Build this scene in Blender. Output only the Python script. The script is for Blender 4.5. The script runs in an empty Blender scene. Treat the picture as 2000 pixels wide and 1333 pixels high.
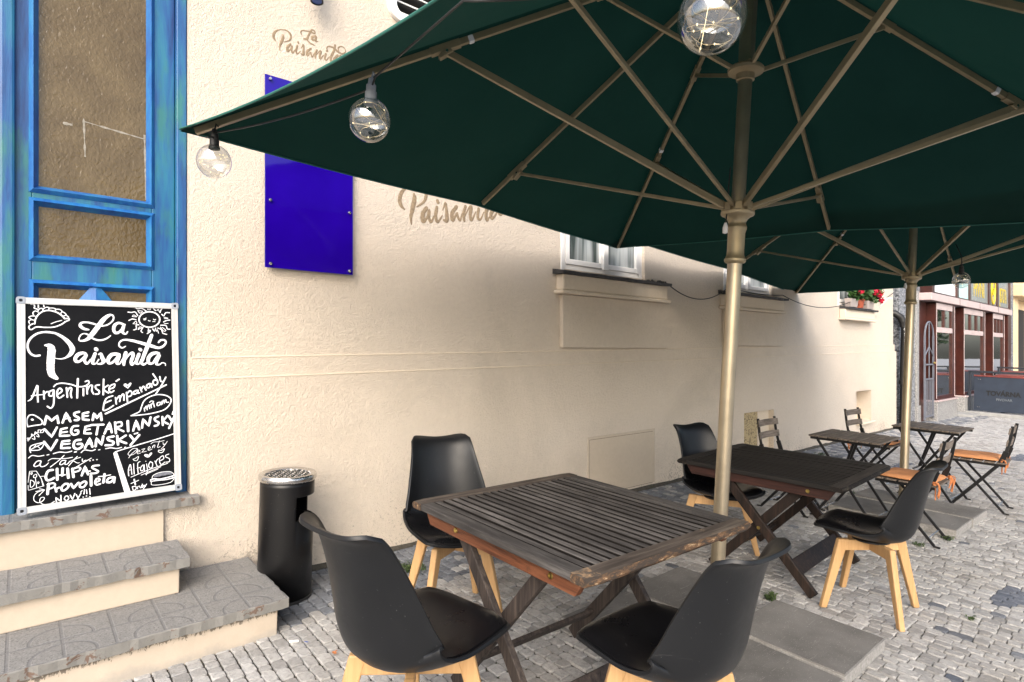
import bpy, bmesh, math, random
from mathutils import Vector, Matrix, noise as mnoise
rnd = random.Random(7)
scene = bpy.context.scene
COL = scene.collection
PI = math.pi
R = math.radians

# ------------------------------------------------------------------ camera
cam_d = bpy.data.cameras.new('camera')
cam_d.sensor_width = 36.0
cam_d.lens = 20.52
cam_d.clip_start = 0.02
cam_d.clip_end = 500
cam = bpy.data.objects.new('camera', cam_d)
COL.objects.link(cam)
cam.matrix_world = Matrix(((0.765023, -0.013314, -0.643865, 0.0),
                           (-0.643648, 0.017380, -0.765124, -3.6351),
                           (0.021377, 0.999760, 0.004727, 1.4942),
                           (0, 0, 0, 1)))
scene.camera = cam

# ------------------------------------------------------------------ world, sun, exposure
SUN_EL, SUN_AZ = R(34), R(222)      # azimuth measured from +x towards +y: where the sun stands
world = bpy.data.worlds.new('World')
scene.world = world
world.use_nodes = True
wn = world.node_tree
wn.nodes.clear()
w_out = wn.nodes.new('ShaderNodeOutputWorld')
w_bg = wn.nodes.new('ShaderNodeBackground')
w_sky = wn.nodes.new('ShaderNodeTexSky')
w_sky.sky_type = 'NISHITA'
w_sky.sun_disc = False
w_sky.sun_elevation = SUN_EL
w_sky.sun_rotation = PI / 2 - SUN_AZ
w_sky.dust_density = 4.0
w_sky.air_density = 1.0
w_sky.ozone_density = 1.0
w_bg.inputs['Strength'].default_value = 0.15
wn.links.new(w_sky.outputs[0], w_bg.inputs['Color'])
wn.links.new(w_bg.outputs[0], w_out.inputs['Surface'])
sun_d = bpy.data.lights.new('sun', 'SUN')
sun_d.energy = 1.35
sun_d.angle = R(58)
sun_d.color = (1.0, 1.0, 0.99)
sun = bpy.data.objects.new('sun', sun_d)
COL.objects.link(sun)
sd = Vector((math.cos(SUN_EL) * math.cos(SUN_AZ), math.cos(SUN_EL) * math.sin(SUN_AZ), math.sin(SUN_EL)))
sun.rotation_euler = sd.to_track_quat('Z', 'Y').to_euler()
sun.location = sd * 40
vs = scene.view_settings
vs.view_transform = 'Standard'
vs.look = 'None'
vs.gamma = 1.0
vs.exposure = 1.12
scene.cycles.max_bounces = 8
scene.cycles.transparent_max_bounces = 12
scene.cycles.caustics_reflective = False
scene.cycles.caustics_refractive = False

# ------------------------------------------------------------------ materials
MATS = {}
class NT:
    """small wrapper to build one node material"""
    def __init__(self, name):
        self.m = bpy.data.materials.new(name)
        self.m.use_nodes = True
        self.t = self.m.node_tree
        self.b = self.t.nodes['Principled BSDF']
        self.out = self.t.nodes['Material Output']
        self.co = None
    def n(self, typ, **kw):
        nd = self.t.nodes.new(typ)
        for k, v in kw.items():
            if k.startswith('i_'):
                nd.inputs[k[2:].replace('_', ' ')].default_value = v
            else:
                setattr(nd, k, v)
        return nd
    def l(self, a, b):
        self.t.links.new(a, b)
    def coords(self, scale=(1, 1, 1), rand=False):
        tc = self.n('ShaderNodeTexCoord')
        mp = self.n('ShaderNodeMapping')
        mp.inputs['Scale'].default_value = scale
        self.l(tc.outputs['Object'], mp.inputs['Vector'])
        if rand:
            oi = self.n('ShaderNodeObjectInfo')
            ml = self.n('ShaderNodeMath', operation='MULTIPLY')
            ml.inputs[1].default_value = 37.0
            self.l(oi.outputs['Random'], ml.inputs[0])
            cb = self.n('ShaderNodeCombineXYZ')
            for i in range(3):
                self.l(ml.outputs[0], cb.inputs[i])
            self.l(cb.outputs[0], mp.inputs['Location'])
        return mp.outputs[0]
    def noise(self, vec, scale, detail=4, rough=0.55, dist=0.0):
        nd = self.n('ShaderNodeTexNoise')
        nd.inputs['Scale'].default_value = scale
        nd.inputs['Detail'].default_value = detail
        nd.inputs['Roughness'].default_value = rough
        nd.inputs['Distortion'].default_value = dist
        self.l(vec, nd.inputs['Vector'])
        return nd.outputs['Fac']
    def ramp(self, fac, stops, interp='LINEAR'):
        nd = self.n('ShaderNodeValToRGB')
        cr = nd.color_ramp
        cr.interpolation = interp
        while len(cr.elements) < len(stops):
            cr.elements.new(0.5)
        for e, (p, c) in zip(cr.elements, stops):
            e.position = p
            e.color = (c[0], c[1], c[2], 1) if not isinstance(c, (int, float)) else (c, c, c, 1)
        self.l(fac, nd.inputs[0])
        return nd.outputs[0]
    def mix(self, fac, a, b, blend='MIX'):
        nd = self.n('ShaderNodeMix', data_type='RGBA', blend_type=blend)
        for sock, v in ((nd.inputs[0], fac), (nd.inputs[6], a), (nd.inputs[7], b)):
            if isinstance(v, (int, float)):
                sock.default_value = v
            elif isinstance(v, tuple):
                sock.default_value = (v[0], v[1], v[2], 1)
            else:
                self.l(v, sock)
        return nd.outputs[2]
    def math(self, op, a, b=None, c=None):
        nd = self.n('ShaderNodeMath', operation=op)
        for i, v in enumerate((a, b, c)):
            if v is None:
                continue
            if isinstance(v, (int, float)):
                nd.inputs[i].default_value = v
            else:
                self.l(v, nd.inputs[i])
        return nd.outputs[0]
    def color(self, c):
        if isinstance(c, tuple):
            self.b.inputs['Base Color'].default_value = (c[0], c[1], c[2], 1)
        else:
            self.l(c, self.b.inputs['Base Color'])
    def rough(self, r):
        if isinstance(r, (int, float)):
            self.b.inputs['Roughness'].default_value = r
        else:
            self.l(r, self.b.inputs['Roughness'])
    def bump(self, h, dist=0.002, strength=1.0, prev=None):
        nd = self.n('ShaderNodeBump')
        nd.inputs['Distance'].default_value = dist
        nd.inputs['Strength'].default_value = strength
        self.l(h, nd.inputs['Height'])
        if prev is not None:
            self.l(prev, nd.inputs['Normal'])
        self.l(nd.outputs[0], self.b.inputs['Normal'])
        return nd.outputs[0]
    def set(self, **kw):
        for k, v in kw.items():
            self.b.inputs[k.replace('_', ' ')].default_value = v

def simple(name, col, rough=0.5, metal=0.0, var=0.12, vscale=9.0, bump=0.0, bscale=120.0, spec=0.5, coat=0.0):
    k = NT(name)
    v = k.coords(rand=True)
    f = k.noise(v, vscale, 5)
    lo = tuple(max(c * (1 - var), 0) for c in col)
    hi = tuple(min(c * (1 + var), 1) for c in col)
    k.color(k.ramp(f, [(0.3, lo), (0.7, hi)]))
    f2 = k.noise(v, vscale * 4, 3)
    k.rough(k.math('MULTIPLY_ADD', f2, 0.16, rough - 0.08))
    k.set(Metallic=metal, Specular_IOR_Level=spec, Coat_Weight=coat)
    if bump:
        k.bump(k.noise(v, bscale, 3), bump, 1.0)
    MATS[name] = k.m
    return k.m

def stucco(name, c1, c2, bs=85.0, dist=0.0045, dirt=True):
    k = NT(name)
    v = k.coords()
    big = k.noise(v, 0.9, 5, 0.6)
    base = k.ramp(big, [(0.3, c1), (0.72, c2)])
    fine = k.noise(v, 30, 3)
    base = k.mix(0.14, base, k.ramp(fine, [(0.3, tuple(c * 0.72 for c in c1)), (0.7, c2)]))
    if dirt:
        # splash dirt near the pavement: specks that thin out upwards
        sep = k.n('ShaderNodeSeparateXYZ')
        k.l(v, sep.inputs[0])
        hgt = k.n('ShaderNodeMapRange')
        hgt.inputs[1].default_value = 0.0
        hgt.inputs[2].default_value = 0.42
        hgt.inputs[3].default_value = 0.53
        hgt.inputs[4].default_value = 0.76
        k.l(sep.outputs[2], hgt.inputs[0])
        sp = k.noise(v, 55, 4, 0.7)
        patch = k.noise(v, 1.6, 3)
        th = k.math('ADD', hgt.outputs[0], k.math('MULTIPLY', k.math('SUBTRACT', 0.55, patch), 0.5))
        m = k.math('MULTIPLY', k.math('GREATER_THAN', sp, th), 0.42)
        base = k.mix(m, base, (0.10, 0.085, 0.06))
        # broad grey soiling of the plinth, an irregular blotch
        bl = k.noise(v, 0.55, 6, 0.65, 0.6)
        mm = k.ramp(bl, [(0.55, 0.0), (0.75, 0.35)])
        base = k.mix(mm, base, (0.36, 0.33, 0.27))
    k.color(base)
    k.rough(0.9)
    k.set(Specular_IOR_Level=0.2)
    n1 = k.noise(v, bs, 3, 0.62, 0.1)
    n2 = k.noise(v, bs * 0.33, 3, 0.6)
    h = k.math('ADD', n1, k.math('MULTIPLY', n2, 0.8))
    k.bump(h, dist, 1.0)
    MATS[name] = k.m
    return k.m

def wood(name, dark, mid, light, axis=1, rough=0.7, wear=None, bump=0.0012, gs=1.0, stain=None):
    """grain runs along the given object axis"""
    k = NT(name)
    sc = [26 * gs, 26 * gs, 26 * gs]
    sc[axis] = 1.6 * gs
    v = k.coords(tuple(sc), rand=True)
    isl = k.n('ShaderNodeNewGeometry')
    add = k.n('ShaderNodeVectorMath', operation='ADD')
    cb = k.n('ShaderNodeCombineXYZ')
    ml = k.math('MULTIPLY', isl.outputs['Random Per Island'], 91.0)
    for i in range(3):
        k.l(ml, cb.inputs[i])
    k.l(v, add.inputs[0]); k.l(cb.outputs[0], add.inputs[1])
    g = k.noise(add.outputs[0], 2.2, 7, 0.65, 0.4)
    col = k.ramp(g, [(0.28, dark), (0.5, mid), (0.75, light)])
    tone = k.math('MULTIPLY_ADD', isl.outputs['Random Per Island'], 0.7, 0.62)
    tn = k.n('ShaderNodeCombineColor')
    for i in range(3):
        k.l(tone, tn.inputs[i])
    col = k.mix(1.0, col, tn.outputs[0], 'MULTIPLY')
    if stain:
        v3 = k.coords((6, 1.6, 6) if axis == 1 else (1.6, 6, 6), rand=True)
        sv = k.noise(v3, 1.6, 6, 0.7, 0.5)
        col = k.mix(k.ramp(sv, [(0.48, 0.0), (0.66, 0.75)]), col, stain)
    if wear:
        v2 = k.coords((1, 1, 1), rand=True)
        wv = k.noise(v2, 7, 8, 0.72, 0.5)
        wm = k.ramp(wv, [(wear[1], 0.0), (wear[1] + 0.10, 1.0)])
        col = k.mix(wm, col, wear[0])
    k.color(col)
    k.rough(rough)
    k.set(Specular_IOR_Level=0.3)
    k.bump(g, bump, 0.9)
    MATS[name] = k.m
    return k.m

def scuffed(name, col, rough):
    k = NT(name)
    v = k.coords(rand=True)
    c = k.ramp(k.noise(v, 4, 4), [(0.3, tuple(a * .85 for a in col)), (0.7, tuple(a * 1.2 for a in col))])
    sp = k.noise(v, 130, 2, 0.5)
    c = k.mix(k.ramp(sp, [(0.735, 0.0), (0.76, 0.5)]), c, (0.16, 0.16, 0.16))
    v2 = k.coords((9, 9, 90), rand=True)
    sc = k.noise(v2, 1.5, 2, 0.5, 1.5)
    c = k.mix(k.ramp(sc, [(0.74, 0.0), (0.77, 0.25)]), c, (0.10, 0.10, 0.10))
    k.color(c)
    f = k.noise(v, 7, 6, 0.7, 0.4)
    k.rough(k.math('MULTIPLY_ADD', f, 0.30, rough - 0.15))
    k.set(Specular_IOR_Level=0.36)
    MATS[name] = k.m
M = MATS
stucco('cream_stucco', (0.655, 0.568, 0.468), (0.725, 0.638, 0.535), bs=135, dist=0.0105)
stucco('smooth_plaster', (0.49, 0.415, 0.325), (0.56, 0.48, 0.385), bs=22, dist=0.0010, dirt=False)
stucco('sill_plaster', (0.67, 0.575, 0.455), (0.74, 0.645, 0.525), bs=60, dist=0.0015, dirt=False)
stucco('far_plaster', (0.66, 0.50, 0.30), (0.74, 0.58, 0.38), bs=60, dist=0.002, dirt=False)
stucco('brick_red_plaster', (0.62, 0.42, 0.33), (0.72, 0.52, 0.42), bs=40, dist=0.002, dirt=False)
simple('white_paint', (0.80, 0.79, 0.77), 0.45, var=0.05, bump=0.0006, bscale=60)
simple('logo_paint', (0.27, 0.20, 0.125), 0.85, var=0.25, vscale=60, bump=0.004, bscale=85)
simple('chalk', (0.86, 0.87, 0.90), 0.8, var=0.08, vscale=120)
simple('chalk_grey', (0.16, 0.17, 0.20), 0.8, var=0.3, vscale=80)
simple('slate_sill', (0.035, 0.034, 0.036), 0.6, var=0.5, vscale=25, bump=0.004, bscale=40)
scuffed('black_shell', (0.0068, 0.0075, 0.0088), 0.40)
scuffed('black_leatherette', (0.005, 0.005, 0.006), 0.30)
simple('black_steel', (0.008, 0.008, 0.009), 0.35, var=0.3, vscale=20)
scuffed('black_can', (0.0035, 0.0035, 0.004), 0.37)
simple('bronze', (0.36, 0.295, 0.185), 0.40, metal=0.5, var=0.12, vscale=10)
simple('bronze_pole', (0.44, 0.375, 0.27), 0.33, metal=0.85, var=0.10, vscale=7, bump=0.0002, bscale=200)
simple('steel', (0.62, 0.61, 0.60), 0.25, metal=1.0, var=0.1, vscale=30)
simple('brass', (0.55, 0.42, 0.14), 0.35, metal=1.0, var=0.2, vscale=40)
simple('aluminium', (0.64, 0.64, 0.63), 0.40, metal=0.25, var=0.04)
simple('grey_plastic', (0.30, 0.33, 0.38), 0.5, var=0.08)
simple('black_rubber', (0.012, 0.012, 0.013), 0.55, var=0.2)
simple('lamp_blue', (0.03, 0.10, 0.42), 0.35, var=0.1)
simple('banner_navy', (0.020, 0.030, 0.050), 0.55, var=0.15, vscale=6)
simple('banner_text', (0.006, 0.007, 0.009), 0.6, var=0.1)
simple('banner_text_pale', (0.16, 0.18, 0.20), 0.6, var=0.1)
simple('fence_steel', (0.020, 0.025, 0.034), 0.45, var=0.2)
simple('mahogany', (0.050, 0.011, 0.007), 0.38, var=0.35, vscale=6, coat=0.2)
simple('mauve_fascia', (0.52, 0.42, 0.41), 0.4, var=0.08, vscale=3)
simple('signs_white', (0.78, 0.83, 0.86), 0.3, var=0.03)
simple('signs_teal', (0.50, 0.78, 0.78), 0.3, var=0.03)
simple('signs_grey', (0.23, 0.24, 0.23), 0.25, var=0.12, vscale=2)
simple('sign_yellow', (0.55, 0.41, 0.012), 0.5, var=0.05)
simple('kerb_stone', (0.32, 0.32, 0.31), 0.8, var=0.15, bump=0.002, bscale=60)
simple('terracotta', (0.36, 0.08, 0.035), 0.6, var=0.15)
simple('planter_plastic', (0.42, 0.36, 0.33), 0.5, var=0.1)
simple('petal_red', (0.60, 0.012, 0.045), 0.6, var=0.3, vscale=40)
simple('stem_green', (0.06, 0.12, 0.03), 0.7, var=0.2)
simple('orange_cushion', (0.60, 0.275, 0.125), 0.85, var=0.10, vscale=12, bump=0.003, bscale=35, spec=0.2)
simple('orange_tie', (0.52, 0.20, 0.08), 0.85, var=0.2, vscale=30, spec=0.2)
simple('white_clip', (0.80, 0.80, 0.82), 0.4, var=0.03)
simple('cable_black', (0.010, 0.010, 0.010), 0.5, var=0.2)
simple('gate_grey', (0.14, 0.15, 0.18), 0.45, var=0.1)
simple('dark_interior', (0.012, 0.011, 0.010), 0.8, var=0.3)
simple('curtain', (0.60, 0.63, 0.63), 0.9, var=0.1, vscale=4)
simple('blue_litter', (0.02, 0.10, 0.55), 0.5)
simple('paper_white', (0.80, 0.79, 0.76), 0.8)
simple('tape_residue', (0.26, 0.235, 0.19), 0.7, var=0.3, vscale=60)
simple('car_red', (0.45, 0.02, 0.02), 0.25, coat=0.6)
simple('hem_green', (0.020, 0.12, 0.095), 0.7, var=0.1)
simple('red_wood_rail', (0.16, 0.035, 0.03), 0.45, var=0.3)
wood('beech', (0.50, 0.29, 0.125), (0.58, 0.355, 0.165), (0.64, 0.41, 0.20), axis=2, rough=0.5, bump=0.0003)
wood('table_grey', (0.026, 0.024, 0.023), (0.078, 0.072, 0.068), (0.165, 0.153, 0.145), axis=1, rough=0.72, wear=((0.19, 0.17, 0.15), 0.70), stain=(0.020, 0.018, 0.018))
simple('slat_gap_shade', (0.010, 0.0085, 0.0075), 0.9, var=0.3, spec=0.1)  # near-black slat sides: shade of the gaps put into the colour
wood('table_grey_end', (0.018, 0.014, 0.012), (0.075, 0.060, 0.050), (0.18, 0.15, 0.12), axis=0, rough=0.72, wear=((0.42, 0.27, 0.15), 0.60))
def worn_edge(name, dark, bare, chip, th):
    k = NT(name)
    v = k.coords((5, 16, 16), rand=True)
    f = k.noise(v, 3.2, 8, 0.75, 0.4)
    c = k.ramp(f, [(th - .10, dark), (th - .02, tuple(a * .45 + b * .55 for a, b in zip(dark, bare))), (th + .03, bare), (th + .10, chip)])
    k.color(c); k.rough(0.8); k.set(Specular_IOR_Level=0.2)
    k.bump(f, 0.004, 0.9)
    MATS[name] = k.m
worn_edge('worn_edge_grey', (0.045, 0.036, 0.030), (0.15, 0.085, 0.045), (0.48, 0.37, 0.24), 0.56)
worn_edge('worn_edge_dark', (0.012, 0.010, 0.009), (0.055, 0.047, 0.038), (0.30, 0.26, 0.17), 0.60)
wood('table_dark', (0.007, 0.006, 0.0055), (0.017, 0.0145, 0.013), (0.036, 0.031, 0.028), axis=1, rough=0.62, wear=((0.10, 0.085, 0.07), 0.78))
wood('table_dark_end', (0.010, 0.008, 0.007), (0.035, 0.029, 0.025), (0.09, 0.075, 0.062), axis=0, rough=0.65, wear=((0.25, 0.21, 0.15), 0.72))
wood('rail_orange', (0.026, 0.010, 0.006), (0.110, 0.040, 0.019), (0.18, 0.075, 0.038), axis=1, rough=0.6, wear=((0.03, 0.016, 0.012), 0.62))
wood('rail_red', (0.008, 0.004, 0.0035), (0.030, 0.012, 0.009), (0.060, 0.024, 0.017), axis=1, rough=0.6)
wood('leg_grey', (0.010, 0.008, 0.008), (0.048, 0.038, 0.034), (0.11, 0.085, 0.07), axis=2, rough=0.65, wear=((0.16, 0.085, 0.05), 0.66))
wood('leg_dark', (0.006, 0.004, 0.003), (0.020, 0.013, 0.010), (0.06, 0.032, 0.022), axis=2, rough=0.6, wear=((0.14, 0.065, 0.03), 0.70))
wood('bistro_slat', (0.075, 0.06, 0.048), (0.17, 0.14, 0.115), (0.28, 0.235, 0.20), axis=0, rough=0.65)

def make_special():
    # weathered blue paint: brush streaks of blue, teal and ochre
    k = NT('blue_door_paint')
    v = k.coords((9, 9, 0.9))
    a = k.noise(v, 1.6, 8, 0.65, 0.3)
    c = k.ramp(a, [(0.28, (0.005, 0.026, 0.115)), (0.45, (0.010, 0.078, 0.235)), (0.58, (0.014, 0.130, 0.25)), (0.75, (0.024, 0.185, 0.23))])
    v2 = k.coords((7, 7, 1.6))
    b = k.noise(v2, 1.4, 5, 0.6)
    c = k.mix(k.ramp(b, [(0.51, 0.0), (0.66, 0.8)]), c, (0.028, 0.165, 0.14))
    v3 = k.coords((22, 22, 1.2))
    d = k.noise(v3, 1.5, 6, 0.7)
    c = k.mix(k.ramp(d, [(0.66, 0.0), (0.80, 0.55)]), c, (0.14, 0.20, 0.07))
    c = k.mix(k.ramp(d, [(0.22, 0.6), (0.36, 0.0)]), c, (0.006, 0.018, 0.09))
    k.color(c); k.rough(0.45)
    k.bump(d, 0.0015, 0.8)
    MATS['blue_door_paint'] = k.m
    k = NT('blue_moulding_paint')
    v = k.coords((10, 10, 3))
    a = k.noise(v, 1.6, 6, 0.65)
    k.color(k.ramp(a, [(0.28, (0.009, 0.055, 0.24)), (0.5, (0.016, 0.12, 0.35)), (0.75, (0.03, 0.21, 0.37))]))
    k.rough(0.42); k.bump(a, 0.001, 0.7)
    MATS['blue_moulding_paint'] = k.m
    # obscure glass backed by brown dark
    k = NT('obscure_glass')
    v = k.coords((1, 1, 1))
    a = k.noise(v, 3.0, 5, 0.6, 0.4)
    c = k.ramp(a, [(0.3, (0.085, 0.058, 0.026)), (0.7, (0.15, 0.108, 0.052))])
    rv = k.coords((1, 1, 0.55))
    rp = k.noise(rv, 62, 3, 0.6, 0.5)
    c = k.mix(k.ramp(rp, [(0.34, 0.22), (0.52, 0.0)]), c, (0.05, 0.034, 0.014))
    c = k.mix(k.ramp(rp, [(0.60, 0.0), (0.78, 0.22)]), c, (0.22, 0.17, 0.10))
    k.color(c)
    k.rough(0.09)
    k.set(Specular_IOR_Level=0.45)
    vv = k.coords((1, 1, 0.7))
    h = k.noise(vv, 60, 1.5, 0.5, 0.5)
    k.bump(h, 0.004, 0.8)
    MATS['obscure_glass'] = k.m
    # riser with soot hanging down from the tread above it
    k = NT('stained_riser')
    v = k.coords()
    c = k.ramp(k.noise(v, 4, 5, 0.6), [(0.3, (0.44, 0.375, 0.30)), (0.7, (0.53, 0.455, 0.37))])
    sep = k.n('ShaderNodeSeparateXYZ'); k.l(v, sep.inputs[0])
    vs_ = k.coords((1, 1, 0.35))
    st = k.noise(vs_, 70, 5, 0.75, 0.6)
    pa = k.noise(v, 5, 3, 0.6)
    dep = k.math('DIVIDE', k.math('SUBTRACT', 0.129, sep.outputs[2]), 0.040)
    th = k.math('ADD', k.math('MULTIPLY_ADD', dep, 0.30, 0.40), k.math('MULTIPLY', k.math('SUBTRACT', 0.5, pa), 0.55))
    m = k.math('GREATER_THAN', st, th)
    c = k.mix(k.math('MULTIPLY', m, 0.70), c, (0.05, 0.043, 0.034))
    lo = k.math('ADD', k.math('MULTIPLY', sep.outputs[2], 7.0), k.math('MULTIPLY', k.math('SUBTRACT', 0.5, k.noise(v, 9, 4, 0.7)), 0.9))
    c = k.mix(k.ramp(lo, [(0.0, 0.55), (0.28, 0.0)]), c, (0.30, 0.29, 0.27))
    k.color(c); k.rough(0.9); k.set(Specular_IOR_Level=0.2)
    k.bump(k.noise(v, 26, 4), 0.002, 0.8)
    MATS['stained_riser'] = k.m
    # translucent blue acrylic
    k = NT('blue_acrylic')
    v = k.coords()
    k.color(k.ramp(k.noise(v, 2, 3), [(0.3, (0.010, 0.000, 0.20)), (0.7, (0.016, 0.001, 0.28))]))
    k.rough(0.06)
    k.set(Specular_IOR_Level=0.5)
    k.bump(k.noise(v, 2.6, 2), 0.004, 0.4)
    MATS['blue_acrylic'] = k.m
    # canopy cloth
    k = NT('canopy_cloth')
    v = k.coords()
    f = k.noise(v, 2.2, 5)
    k.color(k.ramp(f, [(0.3, (0.005, 0.029, 0.022)), (0.7, (0.008, 0.038, 0.030))]))
    k.rough(0.85)
    k.set(Specular_IOR_Level=0.15)
    wv = k.noise(v, 900, 1)
    wr = k.noise(v, 3.0, 3, 0.5, 0.5)
    k.bump(k.math('ADD', k.math('MULTIPLY', wv, 0.05), wr), 0.010, 0.6)
    tr = k.n('ShaderNodeBsdfTranslucent')
    tr.inputs[0].default_value = (0.006, 0.040, 0.030, 1)
    ad = k.n('ShaderNodeMixShader')
    ad.inputs[0].default_value = 0.14
    k.l(k.b.outputs[0], ad.inputs[1]); k.l(tr.outputs[0], ad.inputs[2])
    k.l(ad.outputs[0], k.out.inputs['Surface'])
    MATS['canopy_cloth'] = k.m
    # thin clear glass bulb: sharp reflections over mostly clear
    k = NT('bulb_glass')
    k.t.nodes.remove(k.b)
    gl = k.n('ShaderNodeBsdfGlossy'); gl.inputs['Roughness'].default_value = 0.02
    gl.inputs['Color'].default_value = (1, 1, 1, 1)
    tp = k.n('ShaderNodeBsdfTransparent'); tp.inputs[0].default_value = (0.96, 0.97, 0.97, 1)
    lw = k.n('ShaderNodeLayerWeight'); lw.inputs['Blend'].default_value = 0.35
    fr = k.math('MULTIPLY_ADD', k.math('POWER', lw.outputs['Facing'], 2.0), 0.60, 0.20)
    mx = k.n('ShaderNodeMixShader')
    k.l(fr, mx.inputs[0]); k.l(tp.outputs[0], mx.inputs[1]); k.l(gl.outputs[0], mx.inputs[2])
    k.l(mx.outputs[0], k.out.inputs['Surface'])
    MATS['bulb_glass'] = k.m
    # lit fairy wire
    k = NT('fairy_light')
    k.set(Emission_Strength=1.0)
    k.b.inputs['Base Color'].default_value = (0.9, 0.8, 0.5, 1)
    k.b.inputs['Emission Color'].default_value = (1.0, 0.80, 0.42, 1)
    MATS['fairy_light'] = k.m
    simple('copper_wire', (0.80, 0.66, 0.42), 0.3, metal=0.6)
    # window glass
    k = NT('window_glass')
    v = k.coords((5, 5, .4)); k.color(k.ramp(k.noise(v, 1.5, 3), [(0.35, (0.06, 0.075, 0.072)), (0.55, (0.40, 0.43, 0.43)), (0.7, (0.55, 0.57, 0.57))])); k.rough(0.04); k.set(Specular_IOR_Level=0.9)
    v = k.coords(); k.bump(k.noise(v, 2.5, 2), 0.004, 0.3)
    MATS['window_glass'] = k.m
    k = NT('shop_glass')
    k.color((0.02, 0.022, 0.024)); k.rough(0.02)
    k.set(Metallic=0.0, Specular_IOR_Level=1.0)
    k.b.inputs['IOR'].default_value = 4.0
    v = k.coords(); k.bump(k.noise(v, 0.8, 2), 0.004, 0.25)
    MATS['shop_glass'] = k.m
    # cobbles
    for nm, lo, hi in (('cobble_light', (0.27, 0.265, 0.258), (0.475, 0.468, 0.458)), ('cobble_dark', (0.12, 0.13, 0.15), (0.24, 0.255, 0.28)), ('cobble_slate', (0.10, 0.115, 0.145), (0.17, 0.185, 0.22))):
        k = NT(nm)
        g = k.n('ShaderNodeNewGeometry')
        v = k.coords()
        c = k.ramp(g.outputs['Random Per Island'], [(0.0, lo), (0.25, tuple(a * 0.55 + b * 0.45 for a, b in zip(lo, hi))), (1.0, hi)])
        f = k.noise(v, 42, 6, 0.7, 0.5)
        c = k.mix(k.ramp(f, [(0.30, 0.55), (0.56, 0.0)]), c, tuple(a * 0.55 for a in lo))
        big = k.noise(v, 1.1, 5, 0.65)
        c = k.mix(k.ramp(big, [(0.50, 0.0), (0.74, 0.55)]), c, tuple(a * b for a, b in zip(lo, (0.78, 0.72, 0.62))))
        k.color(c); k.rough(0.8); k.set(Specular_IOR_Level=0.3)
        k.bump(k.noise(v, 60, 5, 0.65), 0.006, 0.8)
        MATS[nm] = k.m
    k = NT('street_stone')
    v = k.coords()
    k.color(k.ramp(k.noise(v, 3, 6, 0.7), [(0.3, (0.26, 0.255, 0.25)), (0.7, (0.42, 0.415, 0.405))])); k.rough(0.85)
    MATS['street_stone'] = k.m
    k = NT('joint_sand')
    v = k.coords()
    c = k.ramp(k.noise(v, 30, 5, 0.7), [(0.3, (0.035, 0.031, 0.024)), (0.7, (0.10, 0.09, 0.072))])
    c = k.mix(k.ramp(k.noise(v, 2.3, 5, 0.7), [(0.58, 0.0), (0.68, 0.7)]), c, (0.045, 0.06, 0.02))
    k.color(c); k.rough(0.95)
    k.bump(k.noise(v, 90, 4), 0.01, 1.0)
    MATS['joint_sand'] = k.m
    # concrete paving slab
    k = NT('slab_concrete')
    v = k.coords(rand=True)
    c = k.ramp(k.noise(v, 3.5, 7, 0.62), [(0.3, (0.105, 0.101, 0.095)), (0.72, (0.205, 0.198, 0.188))])
    sp = k.noise(v, 190, 2, 0.5)
    c = k.mix(k.ramp(sp, [(0.67, 0.0), (0.71, 0.8)]), c, (0.42, 0.41, 0.39))
    sv = k.coords((2, 30, 2), rand=True)
    scr = k.noise(sv, 3.0, 3, 0.5, 1.2)
    c = k.mix(k.ramp(scr, [(0.66, 0.0), (0.70, 0.5)]), c, (0.34, 0.33, 0.31))
    k.color(c); k.rough(0.75)
    k.bump(k.noise(v, 130, 4), 0.0016, 0.8)
    MATS['slab_concrete'] = k.m
    k = NT('slab_edge')
    v = k.coords(rand=True)
    c = k.ramp(k.noise(v, 60, 5, 0.7), [(0.3, (0.20, 0.195, 0.185)), (0.7, (0.36, 0.35, 0.335))])
    k.color(c); k.rough(0.9)
    k.bump(k.noise(v, 130, 4, 0.7), 0.004, 1.0)
    MATS['slab_edge'] = k.m
    # terrazzo step tile with joints and quarter-round grooves
    k = NT('step_tile')
    v = k.coords()
    sp = k.noise(v, 150, 2, 0.6)
    c = k.ramp(sp, [(0.30, (0.06, 0.06, 0.06)), (0.40, (0.20, 0.198, 0.192)), (0.62, (0.255, 0.25, 0.243)), (0.75, (0.38, 0.375, 0.36))])
    c = k.mix(k.ramp(k.noise(v, 3, 5), [(0.4, 0.0), (0.75, 0.5)]), c, (0.155, 0.152, 0.148))
    sep = k.n('ShaderNodeSeparateXYZ'); k.l(v, sep.inputs[0])
    cell = 0.1775
    def fr(o, off):
        return k.math('FRACT', k.math('DIVIDE', k.math('ADD', o, off), cell))
    fx = fr(sep.outputs[0], 10 * cell - 1.04 % cell); fy = fr(sep.outputs[1], 10 * cell + 0.71 % cell)
    # parity flip so arcs alternate
    px = k.math('FLOOR', k.math('DIVIDE', k.math('ADD', sep.outputs[0], 10 * cell - 1.04 % cell), cell))
    par = k.math('MODULO', px, 2.0)
    gx = k.math('ABSOLUTE', k.math('SUBTRACT', fx, par))
    edge = k.math('MINIMUM', k.math('MINIMUM', fx, k.math('SUBTRACT', 1.0, fx)), k.math('MINIMUM', fy, k.math('SUBTRACT', 1.0, fy)))
    rr = k.math('SQRT', k.math('ADD', k.math('POWER', gx, 2.0), k.math('POWER', k.math('SUBTRACT', fy, 0.12), 2.0)))
    arc = k.math('ABSOLUTE', k.math('SUBTRACT', rr, 0.62))
    gmin = k.math('MINIMUM', edge, arc)
    groove = k.ramp(gmin, [(0.022, 1.0), (0.045, 0.0)])
    c = k.mix(k.math('MULTIPLY', groove, 0.5), c, (0.135, 0.137, 0.145))
    k.color(c); k.rough(0.7)
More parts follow.
